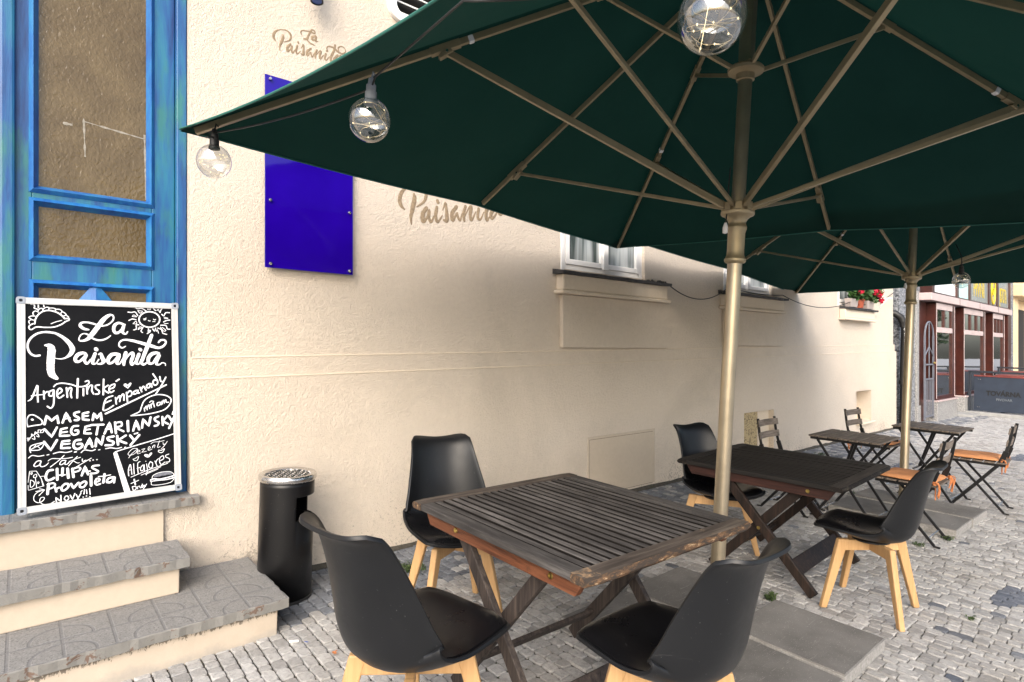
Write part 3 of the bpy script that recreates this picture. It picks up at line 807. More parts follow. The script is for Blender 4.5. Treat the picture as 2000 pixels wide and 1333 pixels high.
# ------------------------------------------------------------------ hand lettering: strokes as x,y,width in tenths of a millimetre
CHALK='''-2780,3889,75 -2751,4104,75 -2653,4321,76 -2457,4508,76 -2203,4561,77 -1917,4473,78 -1716,4315,78 -1615,4171,79;-1615,4171,72 -1454,4176,72 -1440,4102,72 -1572,4025,72 -1748,3875,72 -2037,3741,71 -2377,3717,70 -2712,3729,69 -2905,3601,69 -2992,3671,68 -2973,3796,69 -2849,3887,69;-2980,3902,50 -2999,4008,50 -2917,4081,50 -2820,4066,50;-2916,4117,50 -2998,4186,50 -2916,4259,50 -2764,4264,50;-2819,4316,50 -2846,4422,50 -2749,4515,50 -2639,4465,51;-2652,4537,51 -2596,4629,51 -2484,4651,51 -2457,4526,51;-2456,4616,51 -2343,4711,51 -2230,4697,51 -2259,4551,51;-2202,4680,51 -2059,4686,52 -1974,4635,52 -1989,4507,52;-1945,4636,52 -1801,4623,52 -1714,4535,52 -1773,4423,52;-1700,4517,52 -1598,4447,52 -1555,4357,53 -1658,4298,52;-1570,4356,53 -1468,4267,53 -1454,4157,53;-2150,3902,45 -1920,4017,45 -1732,4076,46;-2913,4841,63 -2817,4845,63 -2776,4747,63 -2790,4657,63 -2680,4607,63;-2748,4873,63 -2664,4877,63 -2637,4789,63 -2637,4699,63;-2525,4884,64 -2441,4851,64 -2427,4744,64;-2608,2338,110 -2774,2323,109 -2938,2432,109 -3046,2680,108 -3044,2927,108 -2934,3175,109 -2713,3390,110 -2435,3483,111 -2152,3468,112 -1924,3398,129 -1637,3181,179 -1405,2888,230 -1313,2630,247 -1379,2411,214 -1556,2230,114 -1760,2154,65 -1990,2184,39;-2382,2837,95 -2213,2800,287 -2144,2601,368 -2160,2241,367 -2185,1882,367 -2184,1595,350 -2123,1378,319 -1967,1209,192;-643,3634,85 -825,3669,151 -975,3816,167 -943,3966,117 -731,4008,101 -487,3957,102 -271,3886,103 -53,3833,86 200,3915,87 394,4111,88 444,4305,88 365,4418,105 205,4375,175 -19,4139,242 -241,3792,258 -461,3449,255 -647,3185,203 -831,3072,134 -1011,3072,83 -1040,3183,67 -949,3369,67 -797,3427,67 -616,3335,102 -464,3185,102 -248,3092,103 -29,3111,104 161,3207,87 289,3323,63;812,3967,125 650,4002,142 487,3882,176 437,3651,176 515,3478,158 677,3519,142 842,3734,143 911,3969,161 842,3695,178 839,3501,142 969,3425,107 1053,3543,72;-776,2401,134 -897,2440,167 -1077,2368,199 -1198,2186,182 -1169,2020,165 -1020,2016,133 -869,2180,134 -747,2326,168 -824,2105,151 -780,1936,134 -705,1897,118 -566,2099,84;-379,2396,170 -474,2097,186 -476,1910,152 -353,1888,85 -227,2092,68;-337,2628,205 -327,2613,205;-225,2356,68 -131,2392,137 -71,2165,206 -10,2012,207 -105,1882,137 -261,1867,85;663,2343,141 502,2364,193 309,2310,209 180,2084,191 209,1893,156 369,1927,140 531,2115,140 662,2266,176 594,2037,176 560,1865,140 689,1862,88 822,2109,71;957,2416,196 887,2069,195 867,1799,142;885,1953,71 1086,2298,107 1253,2412,180 1285,2256,180 1197,1946,179 1245,1789,144 1380,1942,72;1553,2330,182 1448,2018,181 1429,1862,163 1546,1820,91 1650,2014,73;1617,2592,182 1631,2576,182;2165,3357,186 1968,2799,221 1754,2169,201 1665,1896,182 1782,1775,128 1955,1928,74;945,2765,64 797,2688,89 668,2805,88 703,2998,88 900,3114,107 1229,3076,144 1629,2958,182 2105,2799,204 2451,2677,150 2699,2756,132 2844,2957,114 2775,3099,114 2598,3098,113 2491,2978,94;2481,2376,150 2342,2398,187 2132,2321,222 1991,2086,203 2022,1848,166 2194,1843,130 2372,2118,149 2515,2276,188 2405,1998,187 2367,1799,149 2506,1756,94 2648,1852,68 2789,1808,57 2805,1707,57;1801,4246,44 1862,4260,44 1921,4301,44;1817,4195,44 1903,4221,44;2022,4173,45 2063,4142,45 2108,4155,45;2266,4247,45 2318,4208,45 2370,4234,45;2229,4118,45 2334,4120,45;1404,4886,58 1520,4792,58 1724,4820,59 1927,4688,59;1083,4598,58 1249,4584,58 1417,4610,58 1532,4417,58;1127,4149,58 1278,4232,58 1444,4197,58;1337,3644,58 1455,3705,58 1457,3902,58 1575,3924,58;1739,3512,59 1672,3590,59 1760,3789,59;1960,3455,59 2048,3555,59 2015,3714,59;2223,3717,60 2308,3598,60 2363,3759,60;2887,3423,61 2710,3482,61 2643,3683,60 2468,3761,60;3054,3710,61 2928,3728,61 2860,3910,61 2611,3925,60;3062,4220,61 2900,4195,61 2756,4110,61;3051,4628,61 2872,4622,61 2762,4455,61 2674,4534,61;2805,4924,61 2661,4817,61 2588,4632,61;2311,4944,60 2275,4842,60 2378,4725,60;1997,4771,37 2050,4893,37 2135,4776,37 1997,4771,37;1535,4693,37 1755,4662,37 1635,4559,37 1535,4693,37;1279,4369,36 1480,4356,36 1347,4450,36 1279,4369,36;1308,3977,36 1475,3981,36 1443,4118,36 1308,3977,36;1538,3667,36 1608,3806,37 1709,3788,37 1538,3667,36;1979,3594,37 2118,3636,37 2081,3516,37;2680,3805,38 2855,3646,38 2748,3604,38 2592,3824,38;2790,4010,38 2969,4034,38;2778,4375,38 2974,4319,38 2795,4294,38;2395,3579,37 2432,3680,38 2499,3480,38;2448,4728,38 2502,4811,38 2553,4671,38;2571,4239,83 2551,4130,83 2497,4024,83 2418,3937,83 2316,3867,82 2193,3821,82 2068,3802,82 1941,3816,81 1826,3858,81 1724,3923,81 1651,4005,81 1602,4106,80 1590,4213,80 1605,4324,81 1657,4425,81 1733,4514,81 1836,4585,81 1953,4633,82 2081,4650,82 2206,4642,82 2327,4603,83 2428,4537,83 2504,4455,83 2555,4352,83 2571,4239,83;-3046,159,50 -2904,291,79 -2695,890,79 -2691,481,79 -2674,92,79;-2919,394,57 -2698,420,58 -2441,425,44;-2456,590,80 -2442,220,80;-2447,425,73 -2360,543,73 -2262,558,73;-2082,631,81 -2229,556,81 -2247,371,81 -2116,363,81 -2065,609,81 -2061,235,81 -2086,-94,81 -2185,-252,81 -2315,-159,80;-1935,393,82 -1751,549,82 -1817,699,82 -1917,600,82 -1935,352,82 -1853,222,82 -1686,336,82;-1566,706,83 -1536,243,83;-1544,495,83 -1448,700,83 -1363,653,83 -1399,402,83 -1367,210,83;-1103,1128,100 -1124,682,99 -1138,195,99;-2064,796,74 -1948,914,74 -1715,945,75 -1379,865,76 -1106,745,76 -829,752,77 -653,893,78 -687,1023,78 -792,985,77;-882,626,85 -885,285,85;-742,747,85 -728,361,85;-726,532,85 -619,762,86 -513,757,86 -533,521,86 -464,345,86;-228,785,87 -371,749,86 -355,597,86 -231,482,87 -250,332,87 -375,318,86;-27,1059,87 -53,276,87;152,744,80 -32,558,79 165,350,80;204,545,80 407,621,81 446,795,81 242,696,80 203,479,80 275,365,80 405,445,81;522,946,89 634,1029,89;1024,566,74 874,707,74 932,771,74 1006,701,74 1160,805,74 1120,695,74 1024,566,74;347,186,80 53,30,79 -61,-504,79 120,-497,80 378,-321,80;14,-163,79 271,-50,80;475,90,81 508,-242,81;510,-23,81 643,167,81 679,98,81 658,-121,81;679,54,81 793,246,82 849,176,82 846,-68,82;964,324,82 1013,-257,82;982,256,82 1117,404,82 1210,287,83 1151,134,83 999,100,82;1404,410,83 1288,327,83 1305,214,83 1441,273,83 1482,428,83 1480,271,83 1538,267,84;1581,558,84 1655,328,84;1637,442,84 1718,596,84 1776,570,84 1852,407,85;2035,739,85 1915,677,85 1894,541,85 2012,535,85 2095,736,85 2132,551,85;2398,905,86 2237,913,86 2195,754,86 2293,635,86 2416,812,86 2202,1258,86;2522,1084,87 2559,852,87 2640,825,87;2807,1049,87 2596,619,87 2326,174,86;45,-708,103 1282,-120,91 2820,631,87;1156,-913,66 1424,-914,66 2050,-878,68 2696,-725,69 2988,-424,70 3034,-148,70 2790,53,70 2385,125,69 1984,13,68 1745,-197,67 1624,-504,67 1543,-723,67 1272,-857,66 1156,-913,66;1760,-560,59 1777,-719,59;1779,-607,59 1859,-455,59 1896,-661,59;1897,-548,59 1978,-395,59 2015,-603,59;2058,-379,59 2095,-563,59;2077,-448,59 2178,-296,60 2235,-529,60;2020,-262,51 2100,-200,51 2199,-229,51;2500,-296,60 2378,-333,60 2376,-471,60 2497,-434,60 2540,-299,60 2558,-438,60;2602,-257,61 2620,-397,61;2621,-305,61 2684,-194,61 2710,-357,61;2711,-265,61 2786,-178,61 2805,-318,61 2907,-325,61;!-2433,-1010,116 -2350,-608,117 -2157,-872,117 -1942,-644,118 -1895,-1000,118;!-1729,-995,119 -1592,-528,120 -1427,-961,120;!-1678,-833,90 -1459,-791,90;-1082,-528,122 -1254,-577,121 -1238,-705,121 -1085,-824,122 -1120,-926,122 -1240,-924,121;!-701,-581,124 -911,-627,123 -913,-924,123 -688,-966,124;!-912,-776,92 -703,-752,93;!-512,-982,124 -456,-644,125 -334,-913,125 -171,-647,126 -139,-1017,126;-3067,-1069,64 -3097,-785,64 -3018,-550,64 -2861,-523,64 -2671,-662,65 -2528,-838,65 -2545,-999,65 -2800,-1035,64 -3067,-1069,64;-2899,-743,107 -2887,-752,107;!-2434,-1255,109 -2162,-1653,110 -1962,-1221,111;!-1581,-1280,112 -1798,-1321,111 -1850,-1646,111 -1483,-1666,112;!-1815,-1484,89 -1565,-1469,90;-1123,-1221,114 -1327,-1243,113 -1397,-1487,113 -1297,-1645,113 -1126,-1600,114 -1125,-1453,114 -1227,-1442,113;!-603,-1252,116 -813,-1295,115 -868,-1628,115 -606,-1656,116;!-849,-1461,92 -640,-1440,93;!-567,-1234,116 -69,-1261,118;!-284,-1261,117 -360,-1726,117;!-20,-1719,118 203,-1179,119 289,-1687,120;!36,-1509,95 272,-1512,96;!441,-1201,120 471,-1751,120;459,-1225,104 700,-1204,105 717,-1403,105 493,-1469,104 806,-1698,105;!1001,-1188,139 1013,-1698,139;!1241,-1700,124 1382,-1179,124 1511,-1661,125;!1282,-1504,99 1475,-1478,100;!1647,-1585,125 1693,-1140,126 1961,-1526,127 2047,-1082,127;2407,-1068,120 2245,-1145,119 2283,-1285,119 2422,-1389,120 2379,-1522,120 2239,-1554,119;!2608,-1109,121 2621,-1546,121;!2854,-1061,113 2625,-1340,112 2867,-1501,113;!2935,-1115,122 3055,-1357,123;!3226,-1047,123 2924,-1737,122;!3102,-990,88 3146,-854,88;-3085,-1710,35 -2897,-1530,36 -2707,-1389,36;-3054,-1673,35 -3100,-1608,35 -3023,-1617,35;-3054,-1754,35 -2928,-1527,36 -2928,-1426,36 -2865,-1493,36;-2897,-1651,36 -2803,-1702,36 -2818,-1539,36;-2802,-1460,36 -2786,-1340,36 -2723,-1428,36;-2739,-1548,36 -2644,-1599,36 -2691,-1452,36;-2675,-1393,36 -2674,-1271,36 -2579,-1281,36 -2595,-1381,36;-2611,-1399,36 -2483,-1393,36 -2499,-1248,36 -2563,-1303,36;!-2454,-1864,116 -2198,-2304,117 -1966,-1839,118;!-1485,-1916,120 -1752,-1926,119 -1804,-2251,118 -1471,-2272,120;!-1770,-2069,89 -1469,-2064,90;-1026,-1927,122 -1248,-1964,121 -1301,-2230,120 -1167,-2372,121 -977,-2291,122 -976,-2144,122 -1130,-2125,121;!-840,-2350,122 -644,-1886,123 -543,-2323,124;!-768,-2169,92 -559,-2151,93;!-402,-2319,124 -362,-1918,125 -152,-2286,125 -76,-1864,126;359,-1913,128 122,-1951,127 157,-2085,127 356,-2195,128 299,-2340,127 27,-2329,126;!525,-1909,129 557,-2350,129;!897,-1928,122 559,-2132,121 911,-2326,122;!1105,-1951,131 1254,-2190,132;!1506,-1973,133 1117,-2439,131;!1296,-1883,82 1431,-1853,83;-2963,-2307,50 -2994,-2122,50 -2899,-1973,50 -2486,-1901,51 -2503,-2062,50 -2647,-2226,50 -2994,-2202,50;-2963,-2166,43 -2518,-1938,43;-2837,-2081,36 -2773,-1988,36;-2710,-2036,36 -2615,-2149,36;-3042,-2556,46 -2901,-2455,46 -2681,-2525,47 -2474,-2512,47;-2345,-2509,51 -2280,-2497,51;-2102,-2480,51 -1872,-2428,52 -1606,-2483,52 -1388,-2449,53;-1270,-2506,60 -1202,-2506,60;-997,-2562,53 -858,-2454,54 -580,-2531,54 -421,-2488,54;-280,-2527,55 -226,-2521,55;25,-2501,55 243,-2485,56 499,-2552,56 703,-2521,56;852,-2539,65 882,-2534,65;386,-2764,60 571,-2679,60 1635,-2435,62 2428,-2257,64 3250,-2049,53;-2589,-2754,50 -2731,-2760,50 -2842,-2924,50 -2792,-2995,50 -2651,-2951,50 -2569,-2783,50 -2611,-2957,50 -2550,-3043,50 -2408,-3012,51 -2294,-2899,28;-1687,-2617,42 -1910,-2849,42 -2223,-3104,42;-2304,-2794,37 -2159,-2710,37 -1909,-2745,37 -1614,-2772,38 -1358,-2754,38;-1636,-2861,47 -1784,-2867,47 -1859,-3013,47 -1785,-3050,47 -1658,-2963,47 -1615,-2864,47 -1659,-3042,47 -1563,-3056,47 -1466,-2938,48;-1163,-2741,43 -1294,-2882,43 -1511,-3156,43;-1456,-2939,33 -1207,-2841,34 -1033,-2798,34;-1316,-2932,38 -1166,-3060,38 -1089,-3057,39;-957,-2889,44 -947,-3010,44 -815,-2975,44;-592,-2898,39 -860,-3050,39 -1254,-3286,38;-654,-3025,59 -642,-3026,59;-520,-3003,59 -508,-3004,59;-362,-3006,59 -351,-3007,59;-2142,-3259,121 -2307,-3286,120 -2400,-3529,119 -2350,-3718,119 -2207,-3715,120 -2093,-3656,121;!-1965,-3233,121 -1958,-3755,121;!-1745,-3240,122 -1768,-3577,122;!-1957,-3547,70 -1662,-3567,71;!-1554,-3294,137 -1526,-3720,137;!-1362,-3323,124 -1322,-3726,124;-1351,-3325,95 -1124,-3279,96 -1038,-3371,96 -1126,-3465,96 -1310,-3490,95;!-986,-3699,116 -850,-3265,117 -733,-3685,117;!-963,-3529,63 -643,-3538,64;-282,-3308,104 -507,-3302,103 -552,-3390,103 -397,-3521,104 -308,-3616,104 -421,-3680,103 -622,-3662,103;!-2300,-3907,124 -2338,-4377,124;-2331,-3927,92 -2125,-3897,93 -2043,-4001,93 -2147,-4113,92 -2302,-4151,92;!-2044,-4131,107 -2003,-4319,107;-2013,-4240,93 -1919,-4152,93 -1856,-4163,93;-1666,-4012,108 -1793,-4148,108 -1773,-4308,108 -1647,-4303,108 -1529,-4166,109 -1549,-4032,109 -1666,-4012,108;!-1421,-4053,114 -1327,-4280,114 -1131,-4048,115;-934,-4027,106 -1066,-4139,106 -1046,-4275,106 -915,-4284,106 -803,-4129,107 -846,-4028,107 -934,-4027,106;!-612,-3785,137 -605,-4256,137;-425,-4138,93 -267,-4083,94 -266,-3988,94 -379,-3970,94 -448,-4134,93 -382,-4266,94 -235,-4250,94;!-3064,-3703,31 -3003,-3193,31 -2753,-3218,32 -2574,-3605,32 -2474,-3967,32 -3056,-4084,31 -3065,-3855,31;-2953,-3264,31 -2903,-3272,32 -2934,-3356,32 -2963,-3313,31 -2953,-3264,31;-2854,-3407,32 -2754,-3371,32 -2755,-3499,32 -2855,-3509,32 -2854,-3407,32;!-2795,-3518,32 -2747,-4011,32;-2975,-3616,36 -2976,-3946,36 -2857,-3890,36 -2836,-3741,36 -2915,-3639,36 -2975,-3616,36;-2695,-3738,27 -2655,-3771,27 -2686,-3830,27 -2716,-3786,27 -2695,-3738,27;!-2554,-3710,27 -2515,-3948,27;-2593,-3499,27 -2472,-3505,27;-2079,-4785,37 -2255,-4868,37 -2499,-4847,36 -2630,-4695,36 -2599,-4522,36 -2477,-4518,36 -2478,-4621,36 -2600,-4726,36 -2741,-4712,36 -2850,-4578,36 -2839,-4376,36 -2698,-4223,36 -2455,-4163,37;!-2659,-4396,36 -2445,-4165,37 -2637,-4081,36;-2778,-4184,32 -2617,-4174,32;!-1987,-4919,56 -2026,-4601,56 -1819,-4846,56 -1827,-4533,56;-1649,-4617,52 -1692,-4740,52 -1608,-4834,52 -1523,-4745,52 -1564,-4619,52 -1649,-4617,52;!-1458,-4599,57 -1374,-4825,57 -1275,-4553,57;!-1222,-4615,57 -1158,-4759,57;!-1026,-4570,58 -1192,-4885,57;-1037,-4515,48 -982,-4459,48;-883,-4423,53 -907,-4631,53;-806,-4449,53 -786,-4640,53;-673,-4419,54 -654,-4690,54;-945,-4784,58 -937,-4786,58;-813,-4755,58 -805,-4756,58;-670,-4813,58 -662,-4814,58;-1862,-4929,28 -1503,-4906,28 -1159,-4864,29;1019,-3105,28 1163,-2898,28 1401,-2687,28 1192,-2661,28 996,-2876,28 1059,-2975,28 1293,-2915,28 1426,-2721,28 1375,-2654,28;1398,-2869,28 1530,-2825,28 1478,-2758,28 1398,-2838,28 1423,-2948,28 1555,-2919,28;!1610,-2744,28 1770,-2703,28 1608,-2896,28 1821,-2862,29;1902,-2812,29 2011,-2703,29 1958,-2635,29 1903,-2750,29 1955,-2834,29 2090,-2774,29;2120,-2624,29 2118,-2716,29 2161,-2598,29 2229,-2591,29 2199,-2726,29;2450,-2385,32 2349,-2714,32 2473,-2698,32;2041,-2491,29 2177,-2415,29 2395,-2425,29 2671,-2395,29;2614,-2497,29 2639,-2610,29 2723,-2573,29;2822,-2459,30 2638,-2718,29 2525,-2829,29;1262,-3273,34 1211,-3206,34 1289,-3187,34 1461,-3089,34 1392,-3292,34 1262,-3273,34;1778,-3071,128 1897,-3154,114 2033,-3019,129;1818,-3070,128 1910,-3134,143;2415,-2877,41 2386,-2951,41 2495,-3027,41 2605,-2994,41 2677,-2832,41 2524,-2906,41 2415,-2877,41;1007,-4031,47 998,-3716,47 1091,-3460,47 1149,-3978,47;1010,-3748,33 1152,-3739,33;1234,-3450,47 1253,-3979,47;1522,-3370,45 1416,-3476,45 1435,-3993,45;1386,-3714,34 1518,-3673,34;1651,-3571,45 1544,-3707,45 1568,-3862,45 1674,-3817,45 1704,-3548,45 1726,-3886,45;1824,-3535,46 1859,-3875,46 1802,-4110,45;1781,-3391,40 1792,-3387,40;2000,-3437,46 1917,-3609,46 1968,-3769,46 2075,-3755,46 2106,-3544,46 2000,-3437,46;2215,-3437,46 2320,-3729,46;2254,-3566,46 2297,-3418,46 2380,-3336,46;2433,-3467,47 2627,-3370,47 2602,-3212,47 2463,-3286,47 2432,-3498,47 2512,-3664,47 2679,-3564,47;2880,-3155,47 2740,-3199,47 2739,-3292,47 2904,-3408,47 2901,-3564,47 2734,-3572,47;1108,-4122,39 1940,-3857,40 2816,-3646,41;1565,-4088,39 2483,-3784,41;1776,-4076,34 2344,-3887,35;1249,-4264,78 1297,-4542,78;1104,-4450,44 1443,-4341,45;1166,-4625,44 1202,-4826,44 1333,-4759,45 1296,-4632,45 1153,-4638,44;1373,-4661,42 1398,-4785,42;1399,-4695,34 1452,-4644,34;1491,-4650,42 1516,-4745,42 1569,-4739,42 1583,-4636,42;1611,-4565,42 1621,-4748,42;1622,-4688,39 1676,-4636,40 1687,-4729,40;1715,-4643,42 1754,-4710,42;1809,-4598,43 1660,-4830,42;2067,-4335,34 2123,-4191,34 2423,-4084,35 2892,-4100,35 3086,-4248,36 3112,-4377,36;1998,-4416,74 2147,-4379,75 2417,-4437,75 2748,-4413,76 3140,-4350,77;2010,-4494,63 2335,-4486,64 2746,-4506,64 3167,-4455,65;2037,-4514,34 2061,-4686,34 2467,-4738,35 2938,-4693,35 3109,-4533,36;-43,-3793,123 -96,-4193,123;-299,-3870,53 -56,-3879,53 215,-3863,54;337,-4000,119 139,-4027,118 51,-4188,118 186,-4239,118 311,-4142,119 387,-4007,119 359,-4268,119;!438,-2818,218 957,-4932,317'''
CHALK_GREY='''2203,-4240,144 2476,-4191,180 2752,-4181,176 2974,-4206,136'''
LOGO_SMALL='''12134,32780,51 12017,32911,136 11983,33106,152 12084,33348,136 12286,33540,85 12523,33642,69 12763,33675,104 12970,33556,139 13039,33371,139 12935,33125,104 12626,32914,52;12557,33342,86 12557,33168,172 12455,32855,172 12353,32544,120 12347,32300,51;13724,33716,53 13653,33868,89 13742,34023,89 14028,34089,89 14244,34113,108 14535,34108,91 14535,34252,91 14389,34289,108 14244,34113,144 14135,33824,144 14028,33573,143 13813,33552,89 14028,33537,89 14244,33397,108 14498,33359,91;14608,33954,145 14389,33841,163 14389,33662,144 14572,33725,127 14645,33930,127 14608,33630,109 14755,33698,55;13004,32904,139 12832,32671,173 12832,32427,156 13004,32589,87 13108,32834,122 13074,32577,122 13143,32425,105 13283,32647,49;13441,32964,123 13353,32635,141 13423,32447,106 13635,32694,42;13487,33192,134 13504,33145,134;13671,32883,43 13813,33144,107 13831,32901,125 13813,32540,178 13671,32529,71;14280,33052,144 14063,32801,161 14063,32552,143 14280,32837,72 14298,32700,108 14389,32569,90 14498,32838,43;14682,33097,127 14572,32826,145 14572,32574,109;14608,32730,51 14829,33056,73 14940,33093,147 14866,32815,146 14903,32610,110 15126,32937,52;15276,33058,129 15201,32743,129 15313,32670,92 15501,32950,45;15332,33259,126 15351,33247,126;15901,33817,150 15805,33417,169 15615,32951,168 15615,32658,130 15767,32817,52;15407,33284,74 15332,33441,93 15464,33595,93 15767,33624,131 16074,33469,151 16384,33424,114 16618,33650,76 16501,33871,76 16267,33867,95 16112,33704,94 16151,33532,76;16074,33211,170 15844,32915,169 15882,32744,131 16112,32965,76 16267,33275,133 16228,33003,133 16345,32930,95 16501,33128,46'''
LOGO_BIG='''21027,23911,107 20751,24164,284 20638,24561,320 20797,25077,285 21180,25508,179 21658,25757,144 22156,25864,218 22618,25652,292 22804,25279,292 22639,24754,219 22033,24267,108;21796,25141,180 21834,24782,361 21687,24119,360 21540,23458,251 21580,22952,108;24172,26103,112 23989,26406,186 24142,26742,186 24731,26925,188 25182,27007,226 25796,27044,190 25764,27342,190 25449,27397,227 25182,27007,302 25016,26394,301 24844,25856,300 24396,25778,186 24851,25782,188 25338,25528,226 25883,25489,190;25984,26737,305 25547,26470,341 25586,26099,303 25957,26259,266 26066,26695,267 26055,26067,228 26350,26233,115;22833,24308,292 22520,23797,363 22574,23292,327 22902,23656,183 23068,24180,256 23051,23643,256 23231,23340,220 23477,23821,103;23740,24503,259 23627,23808,295 23816,23431,221 24209,23975,89;23787,24980,281 23834,24886,281;24242,24371,89 24485,24934,224 24576,24435,261 24617,23686,373 24320,23639,149;25490,24819,302 25088,24266,338 25143,23749,300 25537,24375,151 25605,24095,227 25825,23837,189 25997,24412,91;26326,24976,267 26153,24399,304 26209,23878,228;26252,24207,107 26646,24915,153 26872,25009,307 26776,24423,307 26899,24005,230 27298,24717,108;27587,24993,271 27498,24328,271 27751,24196,194 28086,24806,94;27661,25417,264 27704,25396,264;28739,26662,315 28625,25820,353 28326,24825,352 28390,24219,274 28676,24573,110;27814,25481,155 27621,25794,194 27866,26134,195 28499,26243,275 29179,25972,316 29842,25928,239 30287,26434,160 29991,26872,160 29500,26825,199 29209,26462,198 29328,26113,158;29236,25437,356 28815,24788,354 28933,24439,275 29371,24935,158 29629,25600,278 29607,25032,278 29868,24898,199 30154,25335,96'''

# ------------------------------------------------------------------ pavement
def build_pavement():
    g = MB()
    g.add([(-1, -4.4, -0.012), (18.6, -4.4, -0.012), (18.6, 1.5, -0.012), (-1, 1.5, -0.012)], [(0, 1, 2, 3)])
    struct(g.build('paving_bed', 'joint_sand'))
    g = MB()
    g.add([(-40, -80, -0.030), (180, -80, -0.030), (180, 40, -0.030), (-40, 40, -0.030)], [(0, 1, 2, 3)])
    struct(g.build('street', 'street_stone'))
    # hand-set cobbles, rows across the pavement
    c = MB()
    rx = -0.9
    x = rx
    r = random.Random(3)
    while x < 18.5:
        wx = r.uniform(0.056, 0.069)
        y = -4.3 + r.uniform(0, 0.06)
        while y < 0.10:
            ly = r.uniform(0.052, 0.088)
            if r.random() < 0.05:
                ly *= 1.25
            gap = r.uniform(0.002, 0.0065)
            x0, x1 = x + 0.002 + r.uniform(0, 0.003), x + wx - 0.002 - r.uniform(0, 0.003)
            y0, y1 = y + gap / 2, y + ly - gap / 2
            wob = 0.012 * math.sin(y * 2.1 + x * 0.3) + 0.006 * math.sin(y * 6.3)
            cx, cy = (x0 + x1) / 2 + wob, (y0 + y1) / 2
            z = r.gauss(0, 0.0022) + 0.002 * math.sin(x * 3) * math.sin(y * 2.3)
            tx, ty = r.gauss(0, 0.02), r.gauss(0, 0.02)
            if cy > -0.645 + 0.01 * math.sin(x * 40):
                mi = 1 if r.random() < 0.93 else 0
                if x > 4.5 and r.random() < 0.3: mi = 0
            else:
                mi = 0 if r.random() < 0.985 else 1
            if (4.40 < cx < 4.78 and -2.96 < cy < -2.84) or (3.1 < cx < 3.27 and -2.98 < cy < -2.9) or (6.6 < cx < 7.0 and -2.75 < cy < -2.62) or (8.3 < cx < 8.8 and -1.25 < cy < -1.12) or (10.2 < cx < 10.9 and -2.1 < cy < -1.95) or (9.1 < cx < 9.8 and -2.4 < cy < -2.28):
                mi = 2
            hx, hy = (x1 - x0) / 2, (y1 - y0) / 2
            def ring(sx, sy, zz, j):
                out = []
                for a, b in ((-1, -.55), (-.55, -1), (.55, -1), (1, -.55), (1, .55), (.55, 1), (-.55, 1), (-1, .55)):
                    px, py = a * hx * sx, b * hy * sy
                    out.append((cx + px + r.uniform(-j, j), cy + py + r.uniform(-j, j), z + zz + px * tx + py * ty))
                return out
            b0 = [(cx + a * hx, cy + b * hy, -0.03) for a, b in ((-1, -.86), (-.86, -1), (.86, -1), (1, -.86), (1, .86), (.86, 1), (-.86, 1), (-1, .86))]
            t0 = [(px * 1, py, zz) for px, py, zz in [(cx + a * hx + r.uniform(-.0015, .0015), cy + b * hy + r.uniform(-.0015, .0015), z - 0.004) for a, b in ((-1, -.8), (-.8, -1), (.8, -1), (1, -.8), (1, .8), (.8, 1), (-.8, 1), (-1, .8))]]
            t1 = ring(0.93, 0.94, 0.0, 0.0015)
            vs = b0 + t0 + t1
            fs = []
            for lay in (0, 8):
                for k in range(8):
                    fs.append((lay + k, lay + (k + 1) % 8, lay + 8 + (k + 1) % 8, lay + 8 + k))
            fs.append(tuple(range(16, 24)))
            c.add(vs, fs, mi)
            y += ly
        x += wx
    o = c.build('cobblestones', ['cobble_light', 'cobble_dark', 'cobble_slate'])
    struct(o)
build_pavement()

